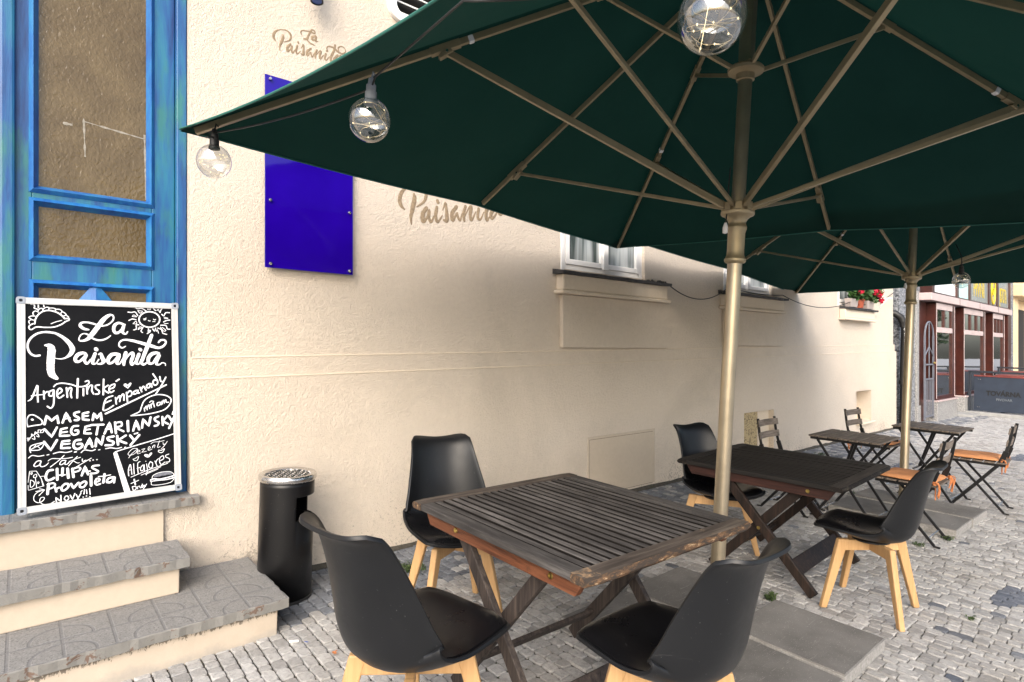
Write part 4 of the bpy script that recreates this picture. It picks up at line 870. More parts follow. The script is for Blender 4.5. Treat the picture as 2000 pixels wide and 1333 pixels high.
# ------------------------------------------------------------------ cafe house front
house = thing('cafe_building', 'cream stucco cafe house front with weathered blue door and white windows', 'building')
TILT = 0.0155
def dado(s, t):
    if abs(t - 1.27) < 1e-6:
        return 1.215 + TILT * s
    if abs(t - 1.39) < 1e-6:
        return 1.335 + TILT * s
    return t
WIN = [(3.70, 4.86, 2.12, 3.75), (6.40, 7.56, 2.12, 3.75), (9.72, 10.92, 2.12, 3.75)]
def build_front():
    w = MB()
    S1 = 12.16
    door = (-0.80, 0.745, 0.54, 9, 0.35)
    vents = [(6.81, 7.58, 0.10, 0.635, 0.16), (10.37, 11.05, 0.24, 0.75, 0.22, 1)]
    # plinth stands 28 mm proud of the wall above, the band between 14 mm
    wall_panel(w, -3.0, S1 + 0.13, -0.3, 1.27, [door] + vents, y=-0.014, tmap=dado)
    wall_panel(w, -3.0, S1 + 0.06, 1.27, 1.39, [door], y=-0.007, tmap=dado)
    wall_panel(w, -3.0, S1, 1.39, 5.2, [door] + [h + (0.13,) for h in WIN] + [(2.03, 2.40, 3.76, 4.2, 0.12)], y=0.0, tmap=dado)
    for t, ya, yb in ((1.27, -0.014, -0.007), (1.39, -0.007, 0.0)):
        for a, b in ((-3.0, -0.80), (0.745, S1)):
            w.add([(a, ya, dado(a, t)), (b, ya, dado(b, t)), (b, yb, dado(b, t)), (a, yb, dado(a, t))], [(0, 1, 2, 3)])
    # end face of the house
    for y, t0, t1, s in ((-0.014, -0.3, 1.27, S1 + 0.13), (-0.007, 1.27, 1.39, S1 + 0.06), (0.0, 1.39, 5.2, S1)):
        w.add([(s, y, dado(s, t0)), (s, 0.6, dado(s, t0)), (s, 0.6, dado(s, t1)), (s, y, dado(s, t1))], [(0, 1, 2, 3)])
    # rest of the house body
    w.add([(-3, 0, 5.2), (S1, 0, 5.2), (S1, 6, 5.2), (-3, 6, 5.2)], [(0, 1, 2, 3)])
    w.add([(-3, 0, -.3), (-3, 6, -.3), (-3, 6, 5.2), (-3, 0, 5.2)], [(0, 1, 2, 3)])
    w.add([(-3, 6, -.3), (S1, 6, -.3), (S1, 6, 5.2), (-3, 6, 5.2)], [(0, 1, 2, 3)])
    w.add([(-3, .36, -.3), (S1, .36, -.3), (S1, .36, 5.2), (-3, .36, 5.2)], [(0, 1, 2, 3)])
    w.shear().build('wall', 'cream_stucco', house)
    # ledge lines along the dado
    for t, y in ((1.27, -0.014), (1.39, -0.007)):
        l = MB()
        n = 30
        for a, b in ((0.75, S1 + 0.05),):
            l.bar((a, y + 0.001, dado(a, t)), (b, y + 0.001, dado(b, t)), 0.009, 0.010)
        l.shear().build('dado_ledge', 'sill_plaster', house, bevel=0.003)
    # shallow panel and aprons under the windows
    ap = MB()
    for (s0, s1, ps0, ps1, dep) in ((3.60, 5.12, 3.64, 5.21, 1), (6.28, 7.70, 6.32, 7.74, 1), (9.74, 10.96, 9.74, 10.96, 0)):
        a = MB()
        a.box((s0, -0.095, 1.925), (s1, -0.001, 2.062))
        a.box((s0 - 0.03, -0.115, 1.89), (s1 + 0.03, -0.0012, 1.9245))
        a.shear().build('window_apron', 'sill_plaster', house, bevel=0.012)
        if dep:
            p = MB()
            p.box((ps0, -0.048, dado(ps0, 1.39) + 0.03), (ps1, -0.0014, 1.889))
            p.shear().build('apron_panel', 'cream_stucco', house, bevel=0.008)
    # window sills: dark slate, broken right ends
    for i, (s0, s1) in enumerate(((3.56, 5.13), (6.24, 7.73), (9.74, 11.0))):
        sl = MB()
        n = 26
        rows = []
        for k in range(n + 1):
            s = s0 + (s1 - s0) * k / n
            e = rnd.uniform(-0.008, 0.008) if k > n * 0.5 else 0
            z = 2.064 + 0.003 * math.sin(k)
            rows.append([(s, -0.0005, z), (s, -0.135 + e, z - 0.004), (s, -0.138 + e, z + 0.022), (s, -0.0005, z + 0.044)])
        sl.grid(rows)
        sl.add(rows[0], [(0, 1, 2, 3)]); sl.add(rows[-1], [(3, 2, 1, 0)])
        if i == 0:
            for q in range(26):
                s = rnd.uniform(4.75, 5.1); z = 2.10 + rnd.uniform(-0.004, 0.006); d = rnd.uniform(0.008, 0.022)
                y = rnd.uniform(-0.12, -0.02)
                sl.box((s, y, z - 0.03), (s + d, y + d, z + rnd.uniform(0, 0.012)))
        sl.shear().build('window_sill', 'slate_sill', house)
    # windows: white casing, two sashes each, glass and a curtain behind
    for (a, b, c, d) in WIN:
        fr = MB()
        fw_ = 0.055
        y0, y1 = 0.035, 0.105
        for lo, hi in (((a, y0, c), (a + fw_, y1, d)), ((b - fw_, y0, c), (b, y1, d)), ((a + fw_, y0 + .002, c), (b - fw_, y1 - .002, c + 0.05)), ((a + fw_, y0 + .002, d - 0.05), (b - fw_, y1 - .002, d))):
            fr.box(lo, hi)
        frame = fr.shear().build('window_frame', 'white_paint', house, bevel=0.004)
        mid = (a + b) / 2
        for sa, sb in ((a + fw_, mid - 0.006), (mid + 0.006, b - fw_)):
            sh = MB(); sw = 0.048; ya, yb = 0.025, 0.07
            for lo, hi in (((sa + .002, ya, c + 0.052), (sa + sw, yb, d - 0.052)), ((sb - sw, ya, c + 0.052), (sb - .002, yb, d - 0.052)),
                           ((sa + sw, ya + .002, c + 0.052), (sb - sw, yb - .002, c + 0.052 + sw)), ((sa + sw, ya + .002, d - 0.052 - sw), (sb - sw, yb - .002, d - 0.052)),
                           ((sa + sw, ya + .003, c + 0.62), (sb - sw, yb - .003, c + 0.65))):
                sh.box(lo, hi)
            sh.shear().build('sash', 'white_paint', frame, bevel=0.004)
            pn = MB(); pn.box((sa + sw - .004, 0.052, c + 0.052 + sw - .004), (sb - sw + .004, 0.056, d - 0.052 - sw + .004))
            pn.shear().build('pane', 'window_glass', frame)
        st = MB(); st.box((mid - 0.035, 0.008, c + 0.04), (mid + 0.035, 0.0345, d - 0.05))
        st.shear().build('meeting_stile', 'white_paint', frame, bevel=0.006)
    # splayed white reveal on the left of each window
    for (a, b, c, d) in WIN:
        rv = MB()
        rv.box((a - 0.04, -0.006, c - 0.02), (a + 0.0, 0.03, d))
        rv.shear().build('window_casing', 'white_paint', house, bevel=0.006)
    # cellar openings
    v = MB(); v.box((6.812, 0.02, 0.102), (7.21, 0.035, 0.633)); v.shear().build('vent_mesh', 'vent_mesh', house)
    v = MB(); v.box((7.211, 0.055, 0.102), (7.578, 0.075, 0.633)); v.shear().build('vent_board', 'sill_plaster', house)
    v = MB(); v.box((10.36, -0.075, 0.205), (11.07, -0.029, 0.238)); v.shear().build('niche_sill', 'sill_plaster', house, bevel=0.008)
    # service hatch: plastered lid in a thin frame
    hf = MB()
    h0, h1, g0, g1 = 3.99, 5.0, 0.05, 0.60
    hf.box((h0, -0.019, g0), (h0 + .025, -0.0145, g1)); hf.box((h1 - .025, -0.019, g0), (h1, -0.0145, g1))
    hf.box((h0 + .025, -0.0188, g1 - .025), (h1 - .025, -0.0145, g1))
    hat = hf.shear().build('service_hatch', 'smooth_plaster', house, bevel=0.002)
    hl = MB(); hl.box((h0 + .0255, -0.0165, g0), (h1 - .0255, -0.0143, g1 - .0255)); hl.shear().build('hatch_gap', 'dark_interior', hat)
    hl = MB(); hl.box((h0 + .029, -0.0185, g0 + .004), (h1 - .0275, -0.0168, g1 - .0275)); hl.shear().build('hatch_lid', 'smooth_plaster', hat, bevel=0.002)
    # painted lettering
    for data, h in ((LOGO_SMALL, 0.0012), (LOGO_BIG, 0.0015)):
        lm = MB()
        brush(lm, data, lambda x, y, z: shear((x, -0.0008 - z, y)), h, rag=0.10)
        lm.build('painted_lettering', 'logo_paint', house)
    # smooth risers' plaster strip beside the stoop
    sp = MB(); sp.box((-0.8, -0.034, 0.30), (0.61, -0.0144, 0.538)); sp.shear().build('plaster_strip', 'smooth_plaster', house, bevel=0.002)
    # tar line where wall meets pavement
    tl = MB()
    n = 90
    rows = []
    for k in range(n + 1):
        s = 0.9 + 11.3 * k / n
        e = rnd.uniform(0, 0.014)
        rows.append([(s, -0.0142, 0.022 + e), (s, -0.022 - e, 0.016 + e * .5), (s, -0.036 - e, 0.002), (s, -0.02, -0.01)])
    tl.grid(rows); tl.build('damp_joint', 'joint_sand', house)

build_front()

def build_door():
    D = 0.115                      # face of the door behind the wall
    j = MB()                       # jamb and head
    j.box((0.690, D - 0.045, 0.55), (0.742, D + 0.15, 5.2)); j.box((-0.80, D - 0.045, 0.55), (-0.748, D + 0.15, 5.2))
    door = j.shear().build('door', 'blue_door_paint', house, bevel=0.006)
    def leaf(a, b, glass):
        f = MB()
        # stiles and rails
        f.box((a, D, 0.56), (glass[0], D + 0.045, 5.1)); f.box((glass[1], D, 0.56), (b, D + 0.045, 5.1))
        for t0, t1 in ((0.56, 0.74), (1.725, 1.842), (2.135, 2.185), (4.9, 5.1)):
            f.box((glass[0], D + 0.001, t0), (glass[1], D + 0.044, t1))
        f.shear().build('door_leaf', 'blue_door_paint', door, bevel=0.004)
        for t0, t1 in ((0.74, 1.725), (1.842, 2.135), (2.185, 4.9)):
            p = MB(); p.box((glass[0] - .01, D + 0.020, t0 - .01), (glass[1] + .01, D + 0.026, t1 + .01))
            p.shear().build('pane', 'obscure_glass', door)
            m = MB()
            w = 0.026
            g0, g1 = glass
            # mitred bead: sloping ring, proud of the leaf
            o = [(g0 - w * .5, t0 - w * .5), (g1 + w * .5, t0 - w * .5), (g1 + w * .5, t1 + w * .5), (g0 - w * .5, t1 + w * .5)]
            i = [(g0 + w, t0 + w), (g1 - w, t0 + w), (g1 - w, t1 - w), (g0 + w, t1 - w)]
            c = [(g0 + w * .2, t0 + w * .2), (g1 - w * .2, t0 + w * .2), (g1 - w * .2, t1 - w * .2), (g0 + w * .2, t1 - w * .2)]
            vs = [(x, D - 0.001, z) for x, z in o] + [(x, D - 0.020, z) for x, z in c] + [(x, D + 0.019, z) for x, z in i]
            fs = []
            for L in (0, 4):
                for k in range(4):
                    fs.append((L + k, L + (k + 1) % 4, L + 4 + (k + 1) % 4, L + 4 + k))
            m.add(vs, fs)
            m.shear().build('glazing_bead', 'blue_moulding_paint', door)
    leaf(-0.03, 0.688, (0.062, 0.578))
    leaf(-0.746, -0.034, (-0.64, -0.128))
    a = MB(); a.box((-0.062, D - 0.03, 0.56), (-0.002, D - 0.001, 5.1)); a.shear().build('astragal', 'blue_door_paint', door, bevel=0.012)
    # carved diamond on the middle pane
    d = MB()
    c0 = (0.322, 1.56)
    hw, hh = 0.135, 0.185
    pts = [(c0[0], c0[1] + hh), (c0[0] + hw, c0[1]), (c0[0], c0[1] - hh), (c0[0] - hw, c0[1])]
    vs = [(x, D + 0.018, z) for x, z in pts] + [(x, D - 0.004, z) for x, z in pts] + [(c0[0], D - 0.034, c0[1])]
    d.add(vs, [(k, (k + 1) % 4, 4 + (k + 1) % 4, 4 + k) for k in range(4)] + [(4 + k, 4 + (k + 1) % 4, 8) for k in range(4)])
    d.shear().build('diamond_ornament', 'blue_moulding_paint', door)
    # rubbed remains of a notice on the big pane
    t = MB()
    for p, q, w in (((0.275, 2.585), (0.555, 2.555), 0.010), ((0.272, 2.60), (0.278, 2.40), 0.010), ((0.545, 2.58), (0.552, 2.22), 0.010), ((0.185, 2.555), (0.225, 2.555), 0.016)):
        n = 14
        rows = []
        for k in range(n + 1):
            f = k / n
            x = p[0] + (q[0] - p[0]) * f; z = p[1] + (q[1] - p[1]) * f
            w1 = w * rnd.uniform(0.15, 0.6)
            dx, dz = q[0] - p[0], q[1] - p[1]; L = math.hypot(dx, dz)
            nx, nz = -dz / L, dx / L
            rows.append([(x + nx * w1, D + 0.0192, z + nz * w1), (x - nx * w1, D + 0.0192, z - nz * w1)])
        t.grid(rows)
    t.shear().build('tape_residue', 'tape_residue', door)
build_door()

# ------------------------------------------------------------------ stoop
stoop = thing('entrance_steps', 'three worn tiled steps with cream risers leading up to the blue door', 'steps')
def build_steps():
    def tread(s0, s1, y0, y1, z, name='tread', endcap=True):
        t = MB()
        th = 0.048
        n = max(2, int((s1 - s0) / 0.03)); m = max(2, int((y1 - y0) / 0.04))
        r = random.Random(int(z * 1000))
        top = []
        for i in range(n + 1):
            row = []
            for k in range(m + 1):
                x = s0 + (s1 - s0) * i / n; y = y0 + (y1 - y0) * k / m
                if i == n: x += r.uniform(-.004, .002)
                if k == 0: y += r.uniform(-.002, .005)
                row.append((x, y, z + r.uniform(-.0006, .0006)))
            top.append(row)
        t.grid(top, 0)
        # front and right edges get the painted nosing
        f0 = [row[0] for row in top]; f1 = [(x + r.uniform(-.002, .002), y - 0.002 + r.uniform(-.002, .003), zz - 0.006) for x, y, zz in f0]; f2 = [(x, y + r.uniform(0, .004), z - th + r.uniform(-.002, .003)) for x, y, zz in f0]; f3 = [(x, y + 0.05, z - th) for x, y, zz in f2]
        t.grid([f0, f1, f2, f3], 1)
        e0 = top[-1]; e1 = [(x + 0.002 + r.uniform(-.002, .002), y, zz - 0.006) for x, y, zz in e0]; e2 = [(x - r.uniform(0, .004), y, z - th) for x, y, zz in e0]; e3 = [(x - 0.05, y, z - th) for x, y, zz in e2]
        t.grid([e0, e1, e2, e3], 1)
        t.build(name, ['step_tile', 'step_nosing'], stoop)
    # bottom, middle, door slab
    tread(-0.9, 1.040, -0.715, -0.03, 0.176)
    tread(-0.9, 0.668, -0.360, -0.036, 0.357)
    tread(-0.9, 0.772, -0.062, 0.118, 0.585)
    for s1, y0, z0, z1 in ((0.995, -0.690, -0.05, 0.129), (0.628, -0.330, 0.176, 0.310)):
        b = MB()
        b.box((-0.9, y0, z0), (s1, -0.03 if s1 > .9 else -0.036, z1))
        b.build('riser', 'stained_riser' if s1 > .9 else 'smooth_plaster', stoop, bevel=0.006)
build_steps()

# ------------------------------------------------------------------ things fixed to the wall
def build_wall_things():
    # blue acrylic sign plate on stand-offs
    p = thing('acrylic_panel', 'blank deep blue acrylic panel screwed to the stucco right of the door', 'sign', shear((1.414, -0.03, 1.89)))
    b = MB(); b.box((1.136, -0.040, 1.888), (1.695, -0.034, 3.045)); b.shear().build('panel', 'blue_acrylic', p, bevel=0.001)
    for s in (1.166, 1.668):
        for t in (1.912, 2.293, 3.02):
            q = MB(); q.lathe([(0, -.018), (.006, -.0175), (.0095, -.013), (.0095, -.0005), (.006, 0), (.006, .034)], 14, (s, -0.0405, t), (0, 1, 0))
            q.shear().build('standoff_screw', 'steel', p, smooth=40)
    # spotlight tube
    l = thing('wall_lamp', 'small blue cylinder spotlight pointing down at the wall lettering', 'lamp', shear((1.42, -0.02, 3.7)))
    b = MB(); b.lathe([(.0, 0), (.036, 0.002), (.038, .01), (.038, .25), (.034, .262), (0, .262)], 24, (1.415, -.135, 3.545), (0.02, 0.10, 1)); b.shear().build('barrel', 'lamp_blue', l, smooth=40)
    b = MB(); b.lathe([(.030, 0), (.033, -.003), (.039, -.003), (.039, .012)], 24, (1.415, -.135, 3.545), (0.02, 0.10, 1)); b.lathe([(0, .006), (.031, .006)], 24, (1.415, -.135, 3.545), (0.02, 0.10, 1)); b.shear().build('lens_ring', 'black_rubber', l, smooth=40)
    b = MB(); b.bar((1.40, -.10, 3.70), (1.395, -0.001, 3.72), .03, .03); b.box((1.365, -.012, 3.68), (1.425, -.0006, 3.77)); b.shear().build('bracket', 'lamp_blue', l, bevel=0.003)
    # louvred vent
    v = thing('ventilation_louvre', 'white rounded vent frame with black slats high on the wall above the canopy', 'vent', shear((2.2, 0, 3.73)))
    f = MB()
    def rr(s0, s1, t0, t1, r, n=6):
        out = []
        for cx, cz, a0 in ((s1 - r, t1 - r, 0), (s0 + r, t1 - r, 90), (s0 + r, t0 + r, 180), (s1 - r, t0 + r, 270)):
            for k in range(n + 1):
                a = R(a0 + 90 * k / n); out.append((cx + r * math.cos(a), cz + r * math.sin(a)))
        return out
    o = rr(1.965, 2.46, 3.70, 4.26, .10); i = rr(2.025, 2.405, 3.755, 4.205, .06)
    n = len(o)
    vs = [(x, -0.001, z) for x, z in o] + [(x, -0.035, z) for x, z in o] + [(x, -0.035, z) for x, z in i] + [(x, 0.03, z) for x, z in i]
    fs = [(L * n + k, L * n + (k + 1) % n, (L + 1) * n + (k + 1) % n, (L + 1) * n + k) for L in range(3) for k in range(n)]
    f.add(vs, fs); f.shear().build('frame', 'white_paint', v, smooth=35, bevel=0.004)
    bk = MB(); bk.box((2.02, 0.06, 3.75), (2.41, 0.07, 4.21)); bk.shear().build('duct', 'dark_interior', v)
    for k in range(6):
        z = 3.785 + k * 0.075
        sl = MB(); sl.bar((2.03, 0.012, z), (2.40, 0.012, z), 0.05, 0.008, up=(0, -.6, .8)); sl.shear().build('slat', 'white_paint', v, bevel=0.002)
    # slack black cable slung between the sills
    c = MB()
    def sag(p, q, d, n=18):
        return [tuple(p[i] + (q[i] - p[i]) * k / n - (4 * d * (k / n) * (1 - k / n) if i == 2 else 0) for i in range(3)) for k in range(n + 1)]
    line = sag((5.13, -0.11, 2.07), (6.30, -.10, 2.14), 0.14) + sag((6.30, -.10, 2.14), (7.6, -.12, 2.13), 0.03)[1:] + sag((7.6, -.12, 2.13), (9.8, -.12, 2.16), 0.12)[1:] + sag((9.8, -.12, 2.16), (12.1, -.06, 2.5), 0.12)[1:]
    c.tube([shear(p) for p in line], 0.0055, 6)
    tag(c.build('cable', 'cable_black', None, smooth=60), 'thin black cable sagging along the wall between the window sills', 'cable')
    # bracket on the far wall
    b = MB(); b.bar((11.45, -.001, 2.32), (11.45, -.20, 2.32), .02, .02); b.bar((11.45, -.005, 2.16), (11.45, -.14, 2.315), .012, .012)
    tag(b.shear().build('shelf_bracket', 'white_paint'), 'small pale bracket on the wall right of the red geraniums', 'bracket')
build_wall_things()

# ------------------------------------------------------------------ geraniums on the third sill
def leaf_disc(mb, c, nrm, r, rr, n=7):
    nrm = Vector(nrm).normalized(); s = nrm.orthogonal().normalized(); t = nrm.cross(s); c = Vector(c)
    a0 = rr.uniform(0, 6.28)
    vs = [c - nrm * r * .18]
    for k in range(n):
        a = a0 + 2 * PI * k / n
        vs.append(c + (s * math.cos(a) + t * math.sin(a)) * r * rr.uniform(.85, 1.1))
    mb.add(vs, [(0, 1 + k, 1 + (k + 1) % n) for k in range(n)])
def build_geraniums():
    rr = random.Random(21)
    spots = [(9.98, 'planter', 'left'), (10.28, 'pot', 'middle'), (10.66, 'planter', 'right')]
    for s, kind, pos in spots:
        base = shear((s, -0.085, 2.096))
        if kind == 'pot':
            g = thing('flower_pot', 'terracotta flower pot standing between the two pale planters on the third sill', 'flower pot', base)
            m = MB(); m.lathe([(0, 0), (.062, 0), (.078, .11), (.086, .112), (.086, .14), (.076, .14), (.07, .11), (0, .11)], 18, (base[0], base[1], base[2])); m.build('pot', 'terracotta', g, smooth=40)
        else:
            g = thing('flower_planter', 'pale plastic planter under the %s clump of red geraniums' % ('thin left' if pos == 'left' else 'drooping right'), 'planter', base)
            m = MB(); x, y, z = base
            o = [(-.15, -.05), (.15, -.05), (.15, .05), (-.15, .05)]
            vs = [(x + a * .9, y + b * .8, z) for a, b in o] + [(x + a, y + b, z + .13) for a, b in o] + [(x + a * .92, y + b * .85, z + .13) for a, b in o] + [(x + a * .9, y + b * .8, z + .10) for a, b in o]
            m.add(vs, [(3, 2, 1, 0)] + [(L * 4 + k, L * 4 + (k + 1) % 4, L * 4 + 4 + (k + 1) % 4, L * 4 + 4 + k) for L in range(3) for k in range(4)] + [(12, 13, 14, 15)])
            m.build('box', 'planter_plastic', g, bevel=0.004)
        # the plant grows in its pot
        p = thing('geranium', {'left': 'geranium with one red flower head in the left planter', 'middle': 'leafy dark green geranium in the terracotta pot', 'right': 'geranium with red flowers hanging over the right planter'}[pos], 'plant', base, group='geraniums on the third window sill')
        st = MB(); lf = MB()
        w = .15 if kind == 'planter' else .08
        for q in range(16):
            a = Vector((base[0] + rr.uniform(-w, w) * .6, base[1] + rr.uniform(-.03, .03), base[2] + .11))
            b = Vector((base[0] + rr.uniform(-w, w) * 1.25, base[1] + rr.uniform(-.13, .05), base[2] + rr.uniform(.15, .34)))
            st.tube([a, (a + b) / 2 + Vector((0, 0, .02)), b], [.004, .0035, .002], 5)
            for e in range(9):
                f = rr.uniform(.45, 1.1)
                c = a + (b - a) * f + Vector((rr.uniform(-.05, .05), rr.uniform(-.05, .04), rr.uniform(-.03, .03)))
                leaf_disc(lf, c, (rr.uniform(-.6, .6), rr.uniform(-1, .1), rr.uniform(.1, 1)), rr.uniform(.022, .04), rr)
        st.build('stem', 'stem_green', p); lf.build('leaves', 'leaf_geranium', p)
        heads = {'left': [(9.98, -.22, 2.34)], 'middle': [(10.30, -.14, 2.47)], 'right': [(10.60, -.22, 2.37), (10.76, -.22, 2.34), (10.90, -.20, 2.36), (10.86, -.22, 2.25), (10.72, -.20, 2.41)]}[pos]
        for hx, hy, hz in heads:
            fl = MB()
            c0 = Vector(shear((hx, hy, hz)))
            for e in range(60):
                d = Vector((rr.gauss(0, 1), rr.gauss(0, 1), rr.gauss(0, 1))).normalized()
                leaf_disc(fl, c0 + d * rr.uniform(.02, .058), d + Vector((rr.uniform(-.4, .4), rr.uniform(-.4, .4), rr.uniform(-.4, .4))), rr.uniform(.012, .02), rr, 6)
            fl.build('flower_head', 'petal_red', p)
build_geraniums()

# ------------------------------------------------------------------ drainpipe at the end of the house
dp = thing('drainpipe', 'black cast drainpipe with white scribbled graffiti at the end of the cream house', 'drainpipe', (12.42, -0.09, 0))
m = MB(); m.tube([shear(p) for p in [(12.30, .12, 2.12), (12.32, .02, 2.10), (12.38, -.05, 2.04), (12.42, -.085, 1.94), (12.42, -.09, 1.85)]], .062, 14); m.build('elbow', 'cable_black', dp, smooth=50)
m = MB(); m.lathe([(.062, 0), (.062, 1.12)], 16, shear((12.42, -.09, .82))); m.lathe([(.075, 1.06), (.075, 1.14), (.062, 1.15)], 16, shear((12.42, -.09, .82))); m.lathe([(.075, 0), (.075, .07), (.062, .08)], 16, shear((12.42, -.09, .80))); m.build('upper_pipe', 'cable_black', dp, smooth=50)
m = MB()
m.lathe([(.066, 0)] + [(.066 + (.006 if k % 2 else 0), .02 + k * .02) for k in range(38)] + [(.066, .80)], 16, shear((12.42, -.09, 0))); m.build('ribbed_pipe', 'cable_black', dp, smooth=30)
m = MB()
gr = ';'.join(' '.join('%d,%d,%d' % (a * 10, b * 10, 75) for a, b in s) for s in (
    [(-20, 900), (-30, 870), (10, 860), (20, 890), (-15, 830)], [(15, 840), (-25, 800), (-10, 780), (25, 790), (10, 830), (-20, 850)], [(-25, 760), (5, 720), (25, 770)], [(0, 720), (-25, 690)],
    [(-25, 660), (-10, 610), (20, 650), (10, 690), (-20, 670)], [(-15, 590), (20, 560), (-20, 540), (20, 520)], [(-20, 500), (-20, 450), (20, 480), (20, 430)], [(-25, 410), (15, 390), (-20, 360), (20, 340), (0, 300), (-20, 320)], [(0, 330), (20, 260)]))
def on_pipe(x, y, z):
    a = math.atan2(-.80, -.60) + x / .062 * 1.0
    p = shear((12.42, -.09, .95 + y * 0.98))
    return (p[0] + (.0625 + z) * math.cos(a), p[1] + (.0625 + z) * math.sin(a), p[2])
brush(m, gr, on_pipe, .002); m.build('graffiti', 'paper_white', dp)

# ------------------------------------------------------------------ pub next door
pub = thing('pub_building', 'pub front of granite and dark red wood with glazed bays beyond the drainpipe', 'building')
def build_pub():
    def B(name, mat, *boxes, parent=pub, bevel=0.0):
        m = MB()
        for lo, hi in boxes:
            m.box(lo, hi)
        return m.shear().build(name, mat, parent, bevel=bevel)
    B('granite_pier', 'granite', ((12.50, 0.0, -0.1), (13.42, 0.9, 5.0)), bevel=0.01)
    B('granite_lintel', 'granite', ((13.421, 0.02, 2.60), (14.05, 0.5, 5.0)))
    B('door_jamb', 'granite_light', ((13.421, -0.03, -0.1), (13.56, 0.6, 2.598)), ((13.40, -0.05, -0.1), (13.60, 0.3, 0.34)), bevel=0.006)
    B('passage_door', 'mahogany', ((13.561, 0.02, -0.1), (14.189, 0.06, 2.6)))
    B('back_wall', 'mahogany', ((14.19, 0.10, -0.1), (21.0, 0.3, 4.6)))
    # three glazed bays
    bays = [(14.20, 15.58, 2), (16.30, 18.28, 3), (19.10, 20.45, 3)]
    for i, (a, b, nl) in enumerate(bays):
        y0, y1 = -0.15, 0.099
        B('bay_plinth', 'granite_light', ((a - .04, y0 - .03, -0.1), (b + .04, y1 - .001, 0.385)), bevel=0.008)
        B('bay_sill', 'mauve_fascia', ((a - .045, y0 - .05, 0.3855), (b + .05, y1 - .002, 0.415)), bevel=0.006)
        fr = B('bay_frame', 'mahogany', ((a, y0, 0.416), (a + .05, y1 - .003, 2.40)), ((b - .22, y0, 0.416), (b, y1 - .003, 2.40)), ((a + .05, y0 + .002, 0.416), (b - .22, y1 - .004, 0.50)), bevel=0.006)
        B('transom', 'mauve_fascia', ((a + .051, y0 - .004, 1.80), (b - .221, y0 + .06, 1.905)), ((a + .051, y0 - .004, 2.27), (b - .221, y0 + .06, 2.399)), ((a - .002, y0 - .006, .45), (a + .03, y0 - .0005, 2.40)), ((b - .06, y0 - .006, .45), (b - .03, y0 - .0005, 2.40)), parent=fr, bevel=0.004)
        B('pane', 'shop_glass', ((a + .04, y0 + .03, .49), (b - .215, y0 + .036, 1.81)), parent=fr)
        w = (b - .22 - a - .05) / nl
        for k in range(nl):
            x = a + .05 + k * w
            for q in (x + .004, x + w - .05):
                B('top_light_stile', 'mahogany', ((q, y0 + .001, 1.906), (q + .046, y0 + .05, 2.268)), parent=fr, bevel=0.004)
            B('top_pane', 'shop_glass', ((x + .045, y0 + .025, 1.905), (x + w - .045, y0 + .031, 2.27)), parent=fr)
    # red wood piers between the bays on granite feet
    for a, b in ((15.625, 16.25), (18.335, 19.05)):
        B('wood_pier', 'mahogany', ((a, 0.055, 0.45), (b, 0.0995, 2.6)), ((a + .18, 0.035, 0.45), (a + .3, 0.054, 2.6)), bevel=0.01)
        B('pier_foot', 'granite', ((a, 0.03, -0.1), (b, 0.0993, 0.449)))
    hn = B('house_number', 'banner_navy', ((15.80, 0.02, 2.05), (16.10, 0.034, 2.25)), bevel=0.02)
    text_mesh('number_digit', '8', 0.17, lambda x, y, z: shear((15.90 + x, 0.0185 - z, 2.09 + y)), 'paper_white', hn)
    B('fascia', 'mauve_fascia', ((13.60, -0.22, 2.42), (21.0, 0.097, 2.565)), bevel=0.008)
    for s in (15.65, 17.4, 19.3):
        B('fascia_joint', 'mahogany', ((s, -0.224, 2.42), (s + .012, -0.2205, 2.565)))
    # glazed sign band
    sb = [(13.95, 15.55, 'signs_white'), (15.72, 16.62, 'signs_teal'), (16.75, 18.50, 'signs_grey'), (18.66, 19.40, 'signs_grey'), (19.55, 20.85, 'signs_grey')]
    for a, b, mname in sb:
        B('sign_panel', mname, ((a, -0.16, 2.60), (b, -0.15, 3.75)))
    ex = [13.80] + [x for q in sb for x in q[:2]] + [21.0]
    for k in range(0, len(ex), 2):
        B('sign_mullion', 'mahogany', ((ex[k], -0.19, 2.566), (ex[k + 1], 0.09, 3.8)), bevel=0.006)
    B('sign_rail', 'mahogany', *[((a + .001, -0.18, 2.566), (b - .001, -0.1, 2.602)) for a, b, _ in sb])
    text_mesh('sign_lettering', 'PIVNÍ', 0.55, lambda x, y, z: shear((17.62 + x, -0.1625 - z, 2.72 + y)), 'sign_yellow', pub, sx=0.8, bold=0.0)
    text_mesh('sign_lettering', 'JISTOTA', 0.55, lambda x, y, z: shear((20.20 + x, -0.1625 - z, 2.72 + y)), 'sign_yellow', pub, sx=0.40, bold=0.0)
    e = MB()
    ring = [(19.03 + .22 * math.cos(t / 16 * PI), -0.164, 3.03 + .40 * math.sin(t / 16 * PI)) for t in range(33)]
    e.tube(ring, .022, 6, caps=False)
    e.tube([(19.11, -.164, 3.20), (18.98, -.164, 3.22), (18.93, -.164, 3.03), (18.98, -.164, 2.86), (19.10, -.164, 2.88), (19.10, -.164, 3.03), (19.02, -.164, 3.03)], .02, 6)
    e.shear().build('sign_emblem', 'sign_yellow', pub, smooth=60)
    B('granite_column', 'granite', ((21.001, -0.12, -0.1), (21.75, 0.4, 5)), bevel=0.01)
    B('red_corner_post', 'mahogany', ((20.62, -0.20, 0.2), (20.998, 0.0985, 2.41)), bevel=0.01)
    B('upper_wall', 'granite', ((12.50, 0.101, 5.001), (21.75, .6, 6)))
build_pub()

